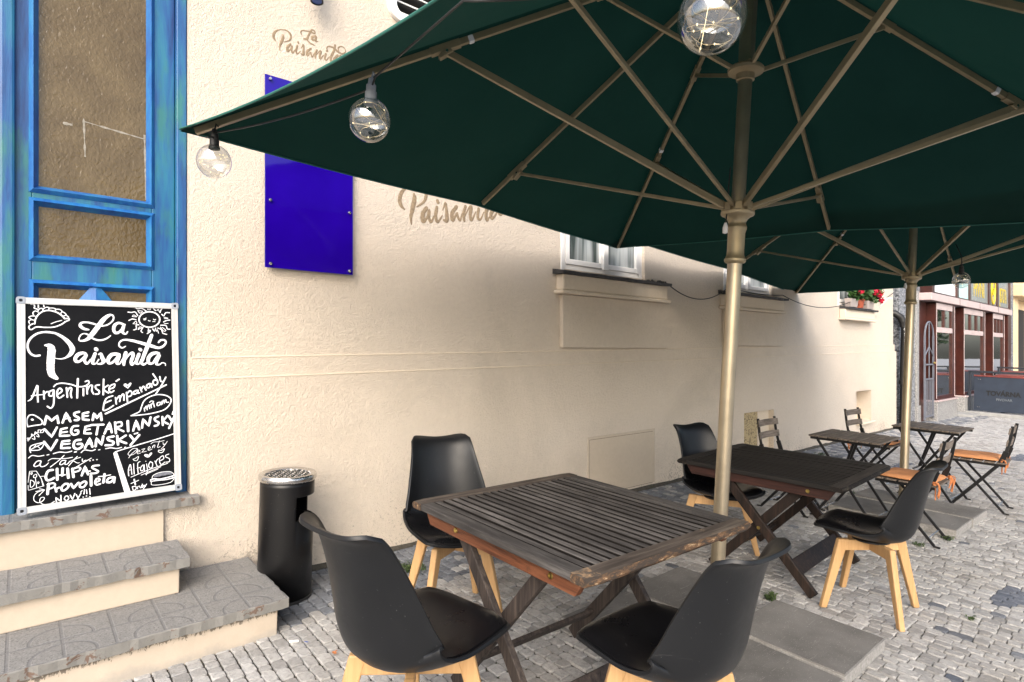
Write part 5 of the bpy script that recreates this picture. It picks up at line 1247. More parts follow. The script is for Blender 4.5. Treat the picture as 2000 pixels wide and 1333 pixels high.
gate = thing('iron_gate', 'grey wrought iron gate with pointed arch in the dark passage beside the granite pier', 'gate', shear((13.9, .05, 0)))
def build_gate():
    a, b = 13.60, 14.16
    y = -0.11
    m = MB()
    for x in (a, b):
        m.bar((x, y, 0.06), (x, y, 1.72), .03, .03)
    for z in (0.12, 0.86, 1.15):
        m.bar((a, y, z), (b, y, z), .03, .03)
    arc = [((a + b) / 2 + (b - a) / 2 * math.cos(t / 12 * PI), y, 1.72 + .28 * math.sin(t / 12 * PI)) for t in range(13)]
    m.tube([shear(p) for p in ()] or arc, .017, 6)
    m.shear().build('gate_frame', 'gate_grey', gate)
    m = MB()
    for k in range(1, 6):
        m.tube([(a + (b - a) * k / 6, y, .12), (a + (b - a) * k / 6, y, .86)], .008, 6)
    m.tube([((a + b) / 2, y, .86), ((a + b) / 2, y, 2.0)], .011, 6)
    m.tube([(a, y, 1.32), ((a + b) / 2, y, 1.50), (b, y, 1.32)], .014, 6)
    m.shear().build('bars', 'gate_grey', gate)
    m = MB(); m.lathe([(0, 0), (.02, .004), (.026, .02), (.018, .036), (0, .04)], 12, (b - .04, y - .05, 1.18), (0, 1, 0)); m.shear().build('knob', 'brass', gate, smooth=50)
build_gate()

# terrace screen: navy banner on a steel frame, across the pavement
def build_screen():
    X = 16.5
    s = thing('terrace_screen', 'navy banner screen reading TOVÁRNA on a steel frame across the pavement', 'screen', (X, -1.6, 0))
    m = MB()
    for y in (-0.20, -1.75, -3.3):
        m.bar((X, y, 0.02), (X, y, 0.96), .05, .05)
    m.bar((X, -0.17, 0.965), (X, -3.35, 0.965), .05, .045)
    m.build('steel_frame', 'fence_steel', s, bevel=0.004)
    m = MB(); m.box((X - .034, -3.25, 0.10), (X - .026, -0.29, 0.86)); pn = m.build('banner', 'banner_navy', s)
    m = MB(); m.box((X - .045, -3.30, 0.861), (X + .01, -0.28, 0.895)); m.build('top_rail', 'red_wood_rail', s, bevel=0.004)
    def on(cy, cz):
        return lambda x, y, z: (X - .0365 - z, cy - x, cz + y)
    text_mesh('lettering', 'TOVÁRNA', 0.14, on(-.80, .455), 'banner_text', pn, sx=0.88, bold=0.006)
    text_mesh('lettering', 'PIVOVAR', 0.075, on(-.82, .345), 'banner_text_pale', pn, sx=0.9)
    for y in (-.36, -3.2):
        for z in (.18, .80):
            m = MB()
            for d in (0, .035):
                m.lathe([(0, -.004), (.008, -.003), (.010, 0)], 10, (X - .035, y - d, z), (1, 0, 0))
            m.build('rivet', 'steel', pn)
    m = MB(); m.box((X - .16, -3.6, -0.01), (X + .1, -.12, 0.075)); m.build('base_beam', 'kerb_stone', s, bevel=0.01)
    # railing behind it, seen over the top
    t = thing('terrace_railing', 'second dark steel railing of the pub terrace behind the banner', 'railing', (18.9, -.5, 0))
    m = MB()
    m.bar((18.9, -0.25, 1.02), (18.9, -2.4, 1.02), .05, .04); m.bar((18.9, -0.25, .1), (18.9, -2.4, .1), .04, .04)
    for k in range(4):
        m.bar((18.9, -.28 - k * .7, 0), (18.9, -.28 - k * .7, 1.0), .04, .04)
    m.build('steel_frame', 'fence_steel', t, bevel=0.004)
    m = MB(); m.box((18.88, -2.35, .15), (18.886, -.3, .9)); m.build('panel', 'banner_navy', t)
    for x, y, lab in ((17.35, -1.15, 'dark red terrace table just behind the navy banner'), (20.3, -.75, 'dark red terrace table behind the far railing')):
        q = thing('terrace_table', lab, 'table', (x, y, 0))
        m = MB(); m.box((x - .35, y - .6, .86), (x + .35, y + .6, .90)); m.build('top', 'red_wood_rail', q, bevel=0.006)
        for sx in (-.28, .28):
            m = MB(); m.bar((x + sx, y - .5, 0), (x + sx, y + .5, .86), .05, .05); m.bar((x + sx, y + .5, 0), (x + sx, y - .5, .86), .05, .05); m.build('leg', 'fence_steel', q)
build_screen()
# stone step by the pub
m = MB(); m.box((15.65, -0.45, -.02), (16.28, 0.03, .055)); tag(m.build('stone_step', 'kerb_stone', None, bevel=0.01), 'low grey stone step at the foot of the red wood pier', 'step')

# ochre house beyond
far = thing('ochre_building', 'ochre plastered house front far along the street past the pub', 'building', (22, 0, 0))
def build_far():
    m = MB()
    m.box((21.76, .05, -.1), (60, 6, 9))
    m.shear().build('wall', 'far_plaster', far)
    for k in range(7):
        x = 21.9 + k * 2.6
        m = MB(); m.box((x, -.12, -.1), (x + .55, .049, 6)); m.shear().build('pilaster', 'far_plaster', far, bevel=0.02)
    m = MB(); m.box((21.77, -.35, 3.0), (60, .048, 3.35)); m.shear().build('cornice', 'far_plaster', far, bevel=0.03)
    for k in range(4):
        x = 22.7 + k * 2.6
        m = MB(); m.box((x, .0, .2), (x + 1.4, .0495, 2.7)); m.shear().build('doorway', 'dark_interior', far)
build_far()

# ------------------------------------------------------------------ what the pub glass mirrors: the far end of the street
def build_mirrored():
    rr = random.Random(12)
    for i, (x, y, h) in enumerate(((47, -12.5, 8.5), (57, -14, 9.5), (70, -15.5, 9.0))):
        t = thing('street_tree', ('bushy green street tree mirrored in the first pub window', 'tall green street tree mirrored in the second pub window', 'green street tree mirrored in the last pub window')[i], 'tree', (x, y, 0), group='street trees across the road')
        m = MB(); m.tube([(x, y, 0), (x + .1, y, 1.5), (x - .05, y + .1, 3.4), (x, y, 5.5)], [.22, .17, .14, .06], 9)
        for k in range(6):
            a = rr.uniform(0, 6.28); m.tube([(x, y, 2.6 + k * .4), (x + 1.2 * math.cos(a), y + 1.2 * math.sin(a), 4 + k * .45), (x + 2.2 * math.cos(a), y + 2.2 * math.sin(a), 4.9 + k * .5)], [.08, .05, .02], 6)
        m.build('trunk', 'bistro_slat', t)
        c = MB()
        clumps = [(Vector((x + rr.uniform(-2.2, 2.2), y + rr.uniform(-2.2, 2.2), rr.uniform(2.1, h))), rr.uniform(.7, 1.4)) for q in range(22)]
        for q in range(2600):
            cc, rad = rr.choice(clumps)
            d = Vector((rr.gauss(0, 1), rr.gauss(0, 1), rr.gauss(0, .8))).normalized() * rad * rr.uniform(.5, 1)
            leaf_disc(c, cc + d, (rr.uniform(-1, 1), rr.uniform(-1, 1), rr.uniform(0, 1)), rr.uniform(.10, .20), rr, 5)
        c.build('crown', 'leaf_tree', t)
    # parked cars
    for i, (x, y, mname, lab) in enumerate(((44, -9.8, 'car_red', 'red parked car mirrored in the first pub window'), (53, -11.6, 'signs_white', 'white parked car mirrored in the middle pub window'), (61, -13.2, 'signs_white', 'white parked car mirrored in the last pub window'))):
        c = thing('parked_car', lab, 'car', (x, y, 0), group='cars parked across the road')
        o = [(-2.1, .35), (2.1, .35), (2.15, .75), (1.9, .92), (1.0, 1.0), (.45, 1.42), (-1.1, 1.45), (-1.75, 1.0), (-2.12, .9)]
        m = MB(); m.prism([(x + a, b) for a, b in o], y - .8, y + .8); m.build('body', mname, c, bevel=0.08)
        for sy in (-.81, .80):
            m = MB(); m.prism([(x + a, b) for a, b in ((.85, 1.02), (.38, 1.36), (-1.02, 1.38), (-1.5, 1.02))], y + sy, y + sy + .01); m.build('side_window', 'window_glass', c)
            for wx in (-1.3, 1.3):
                m = MB(); m.lathe([(0, -.1), (.28, -.1), (.33, -.07), (.33, .07), (.28, .1), (0, .1)], 18, (x + wx, y + sy * .93, .33), (0, 1, 0)); m.build('wheel', 'black_rubber', c, smooth=40)
build_mirrored()

# ------------------------------------------------------------------ chalkboard leaning on the door
BC = Vector((0.335, 0.018, 1.131)); BU = Vector((0.998, 0.066, 0.011)).normalized()
BV = Vector((-0.017, 0.094, 0.995)); BV = (BV - BU * BV.dot(BU)).normalized(); BN = BU.cross(BV)      # BN faces the street
def bpt(u, v, n):
    return BC + BU * u + BV * v + BN * n
board = thing('chalkboard', 'white framed chalkboard menu with hand lettering leaning against the blue door', 'chalkboard', tuple(bpt(0, -.515, 0)))
def build_board():
    def bx(mb, u0, u1, v0, v1, n0, n1):
        c = [bpt(u, v, n) for n in (n0, n1) for u, v in ((u0, v0), (u1, v0), (u1, v1), (u0, v1))]
        mb.add(c, [(0, 3, 2, 1), (4, 5, 6, 7), (0, 1, 5, 4), (1, 2, 6, 5), (2, 3, 7, 6), (3, 0, 4, 7)])
    W, H, fw_ = .344, .515, .030
    m = MB(); bx(m, -W + .01, W - .01, -H + .01, H - .01, -.012, 0); m.build('writing_surface', 'blackboard', board)
    m = MB()
    for u0, u1, v0, v1 in ((-W, -W + fw_, -H + fw_, H - fw_), (W - fw_, W, -H + fw_, H - fw_), (-W + fw_, W - fw_, -H, -H + fw_), (-W + fw_, W - fw_, H - fw_, H)):
        bx(m, u0, u1, v0, v1, -.016, .0075)
        if u1 - u0 < .1:
            bx(m, u0 + .010, u0 + .0125, v0, v1, .006, .0095); bx(m, u0 + .002, u0 + .009, v0, v1, .006, .0088)
        else:
            bx(m, u0, u1, v0 + .010, v0 + .0125, .006, .0095); bx(m, u0, u1, v0 + .002, v0 + .009, .006, .0088)
    m.build('frame', 'aluminium', board)
    for su in (-1, 1):
        for sv in (-1, 1):
            m = MB()
            o = []
            c0u, c0v = su * (W - fw_ / 2 + .001), sv * (H - fw_ / 2 + .001)
            pts = []
            r = .0175
            for q in range(20):
                a = 2 * PI * q / 20
                e = 0.45
                pts.append((c0u + r * abs(math.cos(a)) ** e * (1 if math.cos(a) > 0 else -1), c0v + r * abs(math.sin(a)) ** e * (1 if math.sin(a) > 0 else -1)))
            n = len(pts)
            vs = [bpt(u, v, -.018) for u, v in pts] + [bpt(u, v, .011) for u, v in pts] + [bpt(c0u + (u - c0u) * .4, c0v + (v - c0v) * .4, .011) for u, v in pts] + [bpt(c0u + (u - c0u) * .4, c0v + (v - c0v) * .4, .003) for u, v in pts]
            m.add(vs, [(L * n + k, L * n + (k + 1) % n, (L + 1) * n + (k + 1) % n, (L + 1) * n + k) for L in range(3) for k in range(n)])
            cc = m.build('corner_cap', 'grey_plastic', board, smooth=35)
            m = MB(); m.lathe([(0, .0035), (.0068, .0035)], 14, tuple(bpt(c0u, c0v, 0)), tuple(BN)); m.build('screw_hole', 'black_rubber', cc)
    m = MB(); brush(m, CHALK, lambda x, y, z: bpt(x, y, .0004 + z), .0009, rag=0.06, fat=0.84); m.build('chalk_lettering', 'chalk', board)
    m = MB(); brush(m, CHALK_GREY, lambda x, y, z: bpt(x, y, .0003 + z), .0008, rag=0.1); m.build('chalk_shading', 'chalk_grey', board)
build_board()

# ------------------------------------------------------------------ ash bin
binn = thing('ash_bin', 'tall black cylindrical ash bin with steel sand tray beside the steps', 'bin', (1.165, -0.285, 0))
def build_bin():
    ax = Vector((0.012, -0.004, 1)).normalized()
    o = Vector((1.165, -0.285, 0.005))
    r, H = .146, .70
    m = MB()
    n = 72
    s = Vector((1, 0, 0)); s = (s - ax * s.dot(ax)).normalized(); t = ax.cross(s)
    hole_a = (R(-88), R(18))
    zs = [0.012, .25, .452, .46, .50, .585, .592, .64, .668]
    def pt(a, z, rad):
        return o + ax * z + (s * math.cos(a) + t * math.sin(a)) * rad
    def inh(a, z):
        return hole_a[0] < a < hole_a[1] and .4555 < z < .5885
    vs = []; fs = []
    for z in zs:
        for k in range(n):
            vs.append(pt(2 * PI * k / n, z, r))
    for i in range(len(zs) - 1):
        for k in range(n):
            a = 2 * PI * (k + .5) / n
            if a > PI: a -= 2 * PI
            if inh(a, (zs[i] + zs[i + 1]) / 2): continue
            q = i * n + k; w = i * n + (k + 1) % n
            fs.append((q, w, w + n, q + n))
    m.add(vs, fs)
    m.build('body', 'black_can', binn, smooth=40, solid=0.003)
    m = MB(); m.lathe([(r - .012, .02), (r - .012, .45), (r - .03, .452), (r - .03, .44), (r - .03, .03)], 40, tuple(o), tuple(ax)); m.build('inner_bucket', 'black_can', binn, smooth=40)
    m = MB(); m.lathe([(r - .01, -.004), (r + .004, -.002), (r + .004, .012), (r - .004, .016)], 48, tuple(o), tuple(ax)); m.build('foot_ring', 'black_rubber', binn, smooth=40)
    m = MB(); m.lathe([(r - .006, .662), (r + .005, .664), (r + .010, .672), (r + .010, .690), (r + .004, .699), (r - .012, .700), (r - .022, .692), (r - .022, .672)], 56, tuple(o), tuple(ax)); m.build('steel_rim', 'steel', binn, smooth=50)
    # perforated ash tray: woven ridges
    m = MB()
    m.lathe([(0, .680), (r - .021, .680)], 40, tuple(o), tuple(ax))
    m.build('ash_tray', 'dark_interior', binn)
    m = MB()
    q = -.12
    while q < .121:
        L = math.sqrt(max((r - .022) ** 2 - q * q, 0))
        if L > .01:
            k = 14
            for d in (0, 1):
                pts = []
                for e in range(k + 1):
                    w = -L + 2 * L * e / k
                    x, y = (q, w) if d == 0 else (w, q)
                    pts.append(o + ax * (.684 + .003 * math.sin(w * 120 + q * 200 + d * PI)) + s * x + t * y)
                m.tube(pts, .0036, 5)
        q += .017
    m.build('grate', 'steel', binn, smooth=60)
build_bin()

# ------------------------------------------------------------------ slatted folding tables
def make_table(label, loc, rz, mats, zt, lx, ly, off):
    """top lx wide (x) by ly long (y, along the slats); two pairs of crossed legs in y-z planes"""
    t = thing('folding_table', label, 'table', (loc[0], loc[1], 0), local=True)
    t.rotation_euler.z = rz
    slat_m, end_m, rail_m, leg_m = mats
    th = .028
    z1 = zt; z0 = zt - th
    ew = .082
    top = MB()
    # slats
    ns = 19
    sidew = .062
    inner = lx - 2 * sidew
    pitch = inner / ns
    for k in range(ns):
        x0 = -lx / 2 + sidew + k * pitch + .0068; x1 = x0 + pitch - .0136
        dz = rnd.uniform(-.0012, .0008)
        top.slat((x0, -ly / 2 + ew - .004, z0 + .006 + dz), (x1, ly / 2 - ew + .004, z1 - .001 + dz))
    for s in (-1, 1):
        xa = s * lx / 2; xb = s * (lx / 2 - sidew + .002)
        top.box((min(xa, xb), -ly / 2 + ew - .002, z0), (max(xa, xb), ly / 2 - ew + .002, z1))
    tp = top.build('tabletop', [slat_m, 'slat_gap_shade'], t, bevel=0.003, seg=2)
    for s in (-1, 1):
        e = MB()
        ya = s * ly / 2; yb = s * (ly / 2 - ew)
        n = 18
        # end board with softened, worn outer edge
        prof = [(yb, z0), (ya - s * .012, z0), (ya - s * .003, z0 + .006), (ya, z0 + .014), (ya - s * .004, z1 - .006), (ya - s * .014, z1 + .0008), (yb, z1 + .0008)]
        rows = []
        for k in range(n + 1):
            x = -lx / 2 - .003 + (lx + .006) * k / n
            shrink = .010 if k in (0, n) else 0
            rows.append([(x, y - s * (shrink if abs(y - ya) < .02 else 0) + (rnd.uniform(-.0012, .0012) if abs(y - ya) < .02 else 0), z) for y, z in prof])
        e.grid([r[1:6] for r in rows], 1); e.grid([r[0:2] for r in rows]); e.grid([r[5:7] for r in rows]); m_ = len(prof)
        e.add([p for p in rows[0]], [tuple(range(m_))], 1); e.add([p for p in rows[-1]], [tuple(reversed(range(m_)))], 1)
        base = len(e.v)
        e.add([rows[0][0], rows[-1][0], rows[-1][-1], rows[0][-1]], [(0, 1, 2, 3)])
        e.build('end_board', [end_m, 'worn_edge_grey' if 'grey' in end_m else 'worn_edge_dark'], t, smooth=40)
    # rails under both long sides
    rx = lx / 2 - .05
    for s in (-1, 1):
        r_ = MB()
        x = s * rx
        h = .064
        o = [(-ly / 2 + .065, z0 - .012), (-ly / 2 + .10, z0 - h), (ly / 2 - .10, z0 - h), (ly / 2 - .065, z0 - .012), (ly / 2 - .065, z0 - .0005), (-ly / 2 + .065, z0 - .0005)]
        vs = [(x - .015, y, z) for y, z in o] + [(x + .015, y, z) for y, z in o]
        n = len(o)
        r_.add(vs, [tuple(range(n)), tuple(reversed(range(n, 2 * n)))] + [(k, (k + 1) % n, (k + 1) % n + n, k + n) for k in range(n)])
        rl = r_.build('rail', rail_m, t, bevel=0.004)
        for y in (-ly / 2 + .21, ly / 2 - .30):
            b = MB(); b.lathe([(.0, -.003), (.004, -.003), (.0045, -.0045), (.010, -.0042), (.0115, -.001), (.0115, .004)], 14, (x + s * .0155, y, z0 - .032), (-s, 0, 0)); b.build('bolt', 'brass', rl, smooth=40)
    # crossed legs: two outer, two inner
    yt, yb = ly / 2 - .27, .33
    zc = z0 - .022
    for s in (-1, 1):
        xo = s * (rx - .033); xi = s * (rx - .070)
        a = MB(); a.bar((xo, yt + off, zc), (xo, -yb + off, .012), .028, .058, up=(0, .6, .8)); a.build('leg', leg_m, t, bevel=0.004)
        b = MB(); b.bar((xi, -yt + off, zc), (xi, yb + off, .012), .028, .058, up=(0, -.6, .8)); lg = b.build('leg', leg_m, t, bevel=0.004)
        bt = MB(); bt.lathe([(.0, -.003), (.004, -.003), (.0045, -.0045), (.0095, -.0042), (.011, -.001), (.011, .004)], 14, (xo + s * .0145, off, (zc + .012) / 2 + .01), (-s, 0, 0)); bt.build('bolt', 'brass', lg, smooth=40)
    # stretchers
    def on_leg(f, d):      # point on a leg line, f from foot
        return (d * (yb + (-yt - yb) * f) + off, .012 + (zc - .012) * f)
    st = MB(); y, z = on_leg(.20, -1)
    st.bar((-rx + .050, y + .0, z), (rx - .050, y + .0, z), .022, .098, up=(0, .62, .78)); st.build('stretcher', leg_m, t, bevel=0.004)
    st = MB(); y, z = on_leg(.22, 1)
    st.bar((-rx + .088, y, z), (rx - .088, y, z), .020, .052, up=(0, -.62, .78)); st.build('stretcher', leg_m, t, bevel=0.004)
    return t
make_table('weathered grey slatted folding table with an orange-brown rail in the foreground', (1.798, -1.933), R(-0.8), ('table_grey', 'table_grey_end', 'rail_orange', 'leg_grey'), .771, .952, 1.071, 0.01)
make_table('blackened slatted folding table with a dark red rail behind the umbrella pole', (3.968, -1.802), R(3.6), ('table_dark', 'table_dark_end', 'rail_red', 'leg_dark'), .6945, .962, 1.056, -0.02)

# ------------------------------------------------------------------ shell chairs
PROF = [(.275, .447, .185, .012), (.235, .450, .212, .018), (.12, .432, .236, .042), (0, .415, .245, .062), (-.11, .418, .245, .09), (-.185, .452, .240, .125), (-.222, .53, .228, .125), (-.243, .63, .208, .105), (-.266, .735, .187, .08), (-.288, .818, .174, .055), (-.308, .852, .168, .036), (-.342, .868, .160, .020)]
def samp(t):
    n = len(PROF) - 1
    x = min(max(t, 0), 1) * n; i = min(int(x), n - 1); f = x - i
    p1, p2 = PROF[i], PROF[i + 1]
    p0 = PROF[i - 1] if i > 0 else tuple(2 * a - b for a, b in zip(p1, p2))
    p3 = PROF[i + 2] if i + 2 <= n else tuple(2 * b - a for a, b in zip(p1, p2))
    return [0.5 * (2 * b + (-a + c) * f + (2 * a - 5 * b + 4 * c - d) * f * f + (-a + 3 * b - 3 * c + d) * f ** 3) for a, b, c, d in zip(p0, p1, p2, p3)]
CS = 1.03
def shell_pt(u, v, raise_=0.0, shrink=1.0):
    a = abs(u)
    e = min(a / .62, 1)
    tmax = 1 - .014 * (1 - e * e * (3 - 2 * e)) - .13 * max(0, (a - .55) / .45) ** 3
    tmin = .09 * a ** 3.2
    t = tmin + (tmax - tmin) * v
    y, z, w, l = samp(t)
    y2, z2 = samp(min(t + .01, 1))[:2]; y1, z1 = samp(max(t - .01, 0))[:2]
    ty, tz = y2 - y1, z2 - z1; L = math.hypot(ty, tz); ty /= L; tz /= L
    ny, nz = tz, -ty
    l = l * a ** 2.4 + raise_
    return (CS * u * w * shrink, CS * (y + ny * l), CS * (z + nz * l))
def make_chair():
    c = thing('shell_chair', '', 'chair', (0, 0, 0), group='black shell chairs with beech legs', local=True)
    nu, nv = 25, 41
    m = MB(); m.grid([[shell_pt(-1 + 2 * i / (nu - 1), j / (nv - 1)) for i in range(nu)] for j in range(nv)])
    o = m.build('shell', 'black_shell', c, smooth=180)
    md = o.modifiers.new('thickness', 'SOLIDIFY'); md.thickness = .013; md.offset = 0
    md = o.modifiers.new('round', 'BEVEL'); md.width = .0045; md.segments = 2; md.limit_method = 'ANGLE'; md.angle_limit = R(50)
    # padded seat
    m = MB()
    nu, nv = 19, 19
    top = []
    for j in range(nv):
        f = j / (nv - 1)
        row = []
        for i in range(nu):
            u = -1 + 2 * i / (nu - 1)
            e = max(abs(u), abs(2 * f - 1))
            # rounded-square footprint within the seat
            uu = u * .93 * (1 - .10 * max(0, 2 * f - 1.2))
            v = .022 + f * .52
            puff = .030 * (1 - max(abs(u), abs(2 * f - 1)) ** 5) + .015
            row.append(shell_pt(uu, v, puff))
        top.append(row)
    m.grid(top)
    rim = [top[0][i] for i in range(nu)] + [top[j][nu - 1] for j in range(1, nv)] + [top[nv - 1][i] for i in range(nu - 2, -1, -1)] + [top[j][0] for j in range(nv - 2, 0, -1)]
    low = [(x, y, z - .012) for x, y, z in rim]
    n = len(rim)
    m.add(rim + low, [(k, (k + 1) % n, (k + 1) % n + n, k + n) for k in range(n)])
    m.build('seat_pad', 'black_leatherette', c, smooth=70)
    # crossed beech under-frame and four splayed legs
    zt = .405 * CS
    for q, (sx, sy) in enumerate(((1, 1), (-1, 1), (1, -1), (-1, -1))):
        foot = Vector((sx * .200, sy * .192, .002)) * CS
        topp = Vector((sx * .128, sy * .122, .40)) * CS
        d = Vector((sx, sy * .96, 0)).normalized()
        side = Vector((-d.y, d.x, 0))
        m = MB()
        # face in the diagonal plane: wide at the top, tapering to the foot
        a0, a1 = topp - d * .040, topp + d * .022
        b0, b1 = foot - d * .019, foot + d * .017
        th1, th2 = .017, .0155
        vs = []
        for p, thk in ((a0, th1), (a1, th1), (b1, th2), (b0, th2)):
            vs += [p + side * thk, p - side * thk]
        m.add(vs, [(0, 2, 4, 6), (7, 5, 3, 1), (0, 1, 3, 2), (2, 3, 5, 4), (4, 5, 7, 6), (6, 7, 1, 0)])
        m.build('leg', 'beech', c, bevel=0.006)
    for k, (sx, sy) in enumerate(((1, 1), (1, -1))):
        m = MB()
        p = Vector((-sx * .115, -sy * .110, .366 - .0005 * k)) * CS; q = Vector((sx * .115, sy * .110, .366 - .0005 * k)) * CS
        d = (q - p).normalized()
        if k == 0:
            m.bar(p, q, .030, .062)
        else:
            mid = (p + q) / 2
            m.bar(p, mid - d * .0155, .030, .062); m.bar(mid + d * .0155, q, .030, .062)
        m.build('cross_bar', 'beech', c, bevel=0.004)
    m = MB(); m.lathe([(0, .408 * CS), (.09, .408 * CS), (.10, .40 * CS), (.10, .394 * CS), (0, .394 * CS)], 20); m.build('seat_mount', 'black_rubber', c, smooth=40)
    return c
chair0 = make_chair()
CH = [((1.028, -1.925), -80.0, 1.025, 'black shell chair seen from behind in the left foreground facing the grey table'),
      ((1.800, -1.045), 163.0, 1.005, 'black shell chair against the stucco wall at the head of the grey table'),
      ((1.683, -2.498), -1.5, .978, 'black shell chair in the right foreground whose back stands before the umbrella pole'),
      ((3.825, -1.410), 168.0, .96, 'black shell chair pushed under the wall side of the blackened table'),
      ((3.728, -2.424), 6.0, .955, 'black shell chair on the street side of the blackened table before the orange cushions')]
for i, ((x, y), a, s, lab) in enumerate(CH):
    o = chair0 if i == 0 else copy_tree(chair0)
    o.location = (x, y, 0.002); o.rotation_euler.z = R(a); o.scale = (s, s, s); o['label'] = lab

# ------------------------------------------------------------------ bistro folding chairs and tables
def make_bistro_chair():
    c = thing('bistro_chair', '', 'chair', (0, 0, 0), group='folding bistro chairs with black frames', local=True)
    m = MB()
    for s in (-1, 1):
        x = s * .175
        # long bar: backrest down to the front foot
        pts = [(x * .93, -.245, .80), (x * .95, -.225, .66), (x, -.195, .53), (x, -.165, .455), (x, .02, .22), (x, .185, .02), (x, .195, .006)]
        for a, b in zip(pts[:-1], pts[1:]):
            m.bar(a, b, .009, .024, up=(0, 1, 0))
        m.bar((x, .185, .008), (x, .225, .006), .014, .012)
        # short bar: seat front to the rear foot
        xi = s * .158
        m.bar((xi, .165, .435), (xi, -.195, .012), .009, .022, up=(0, 1, 0)); m.bar((xi, -.19, .008), (xi, -.235, .006), .014, .012)
        # widened flat plate on the back upright
        m.bar((x * .99, -.205, .57), (x, -.172, .47), .012, .040, up=(0, 1, 0))
    m.bar((-.175, -.15, .435), (.175, -.15, .435), .016, .012); m.bar((-.16, .165, .437), (.16, .165, .437), .016, .012)
    for s in (-1, 1):
        m.bar((s * .166, -.20, .437), (s * .166, .20, .437), .010, .022)
    m.build('frame', 'black_steel', c, bevel=0.002)
    for w_, y_ in ((.175, .155), (.158, -.155)):
        m = MB(); m.tube([(-w_, y_, .058), (w_, y_, .058)], .005, 8); m.build('tie_rod', 'steel', c, smooth=60)
    for k in range(5):
        m = MB(); y = -.175 + k * .088; m.box((-.185, y - .036, .449), (.185, y + .036, .463)); m.build('seat_slat', 'bistro_slat', c, bevel=0.003)
    for z, y in ((.755, -.229), (.645, -.214)):
        m = MB(); 
        rows = []
        for i in range(9):
            x = -.19 + .38 * i / 8; b = -.022 * (1 - (x / .19) ** 2)
            rows.append([(x, y + b + .007, z - .030), (x, y + b + .014, z - .028), (x, y + b + .004, z + .030), (x, y + b - .004, z + .028)])
        n = 4
        m.grid([r + [r[0]] for r in rows]); m.add(rows[0], [(0, 1, 2, 3)]); m.add(rows[-1], [(3, 2, 1, 0)])
        m.build('back_slat', 'bistro_slat', c, bevel=0.002)
    return c
bc0 = make_bistro_chair()
BCH = [((5.37, -1.235), 181, 'bare folding bistro chair with its back to the wall by the woven vent'),
       ((7.03, -1.37), 178, 'folding bistro chair by the wall niche, its orange cushion behind the far pole'),
       ((5.375, -2.16), 1.5, 'folding bistro chair with orange cushion just behind the street side shell chair'),
       ((6.93, -2.285), 4, 'folding bistro chair with orange cushion standing nearest the open pavement')]
for i, ((x, y), a, lab) in enumerate(BCH):
    o = bc0 if i == 0 else copy_tree(bc0)
    o.location = (x, y, 0.003); o.rotation_euler.z = R(a); o['label'] = lab

def make_cushion():
    c = thing('seat_cushion', '', 'cushion', (0, 0, 0), group='orange seat cushions on the bistro chairs', local=True)
    n = 21
    rr = random.Random(4)
    m = MB()
    up = []; dn = []
    for j in range(n):
        ru = []; rd = []
        for i in range(n):
            a = -1 + 2 * i / (n - 1); b = -1 + 2 * j / (n - 1)
            # slightly pillowed square
            x = .192 * a * (1 - .04 * b * b); y = .192 * b * (1 - .04 * a * a)
            e = (1 - a ** 6) * (1 - b ** 6)
            wz = .004 * math.sin(a * 5 + 1) * math.sin(b * 4) * e
            ru.append((x, y, .018 + .020 * e ** .5 + wz)); rd.append((x, y, .014 - .012 * e ** .5))
        up.append(ru); dn.append(rd)
    m.grid(up); m.grid(dn, flip=True)
    rim = lambda g: [g[0][i] for i in range(n)] + [g[j][n - 1] for j in range(1, n)] + [g[n - 1][i] for i in range(n - 2, -1, -1)] + [g[j][0] for j in range(n - 2, 0, -1)]
    a, b = rim(up), rim(dn); k_ = len(a)
    m.add(a + b, [(k, (k + 1) % k_, (k + 1) % k_ + k_, k + k_) for k in range(k_)])
    m.build('pad', 'orange_cushion', c, smooth=50)
    for s in (-1, 1):
        t = MB()
        x0 = s * .178
        for e in range(5):
            pts = [(x0, -.185, .015)]
            dx, dy = rr.uniform(-.03, .03), rr.uniform(-.05, -.01)
            L = rr.uniform(.06, .15)
            for q in range(1, 6):
                f = q / 5
                pts.append((x0 + dx * f + rr.uniform(-.008, .008), -.185 + dy * math.sin(f * 2.2) , .02 + .02 * math.sin(f * 3) - L * f * f))
            t.tube(pts, .0042, 5)
        t.lathe([(0, -.012), (.012, -.008), (.014, .004), (0, .012)], 8, (x0, -.200, .012))
        t.build('tie', 'orange_tie', c, smooth=60)
    return c
cu0 = make_cushion()
for i, (bi, dy, da, lab) in enumerate(((1, .02, 4, 'orange cushion half hidden behind the far umbrella pole'), (2, -.005, -3, 'orange cushion on the chair right behind the blackened table corner'), (3, .03, 2, 'orange cushion on the bistro chair nearest the open pavement'))):
    o = cu0 if i == 0 else copy_tree(cu0)
    (x, y), a, _ = BCH[bi]
    ar = R(a)
    o.location = (x - math.sin(ar) * dy, y + math.cos(ar) * dy, .4675); o.rotation_euler.z = R(a + da); o['label'] = lab

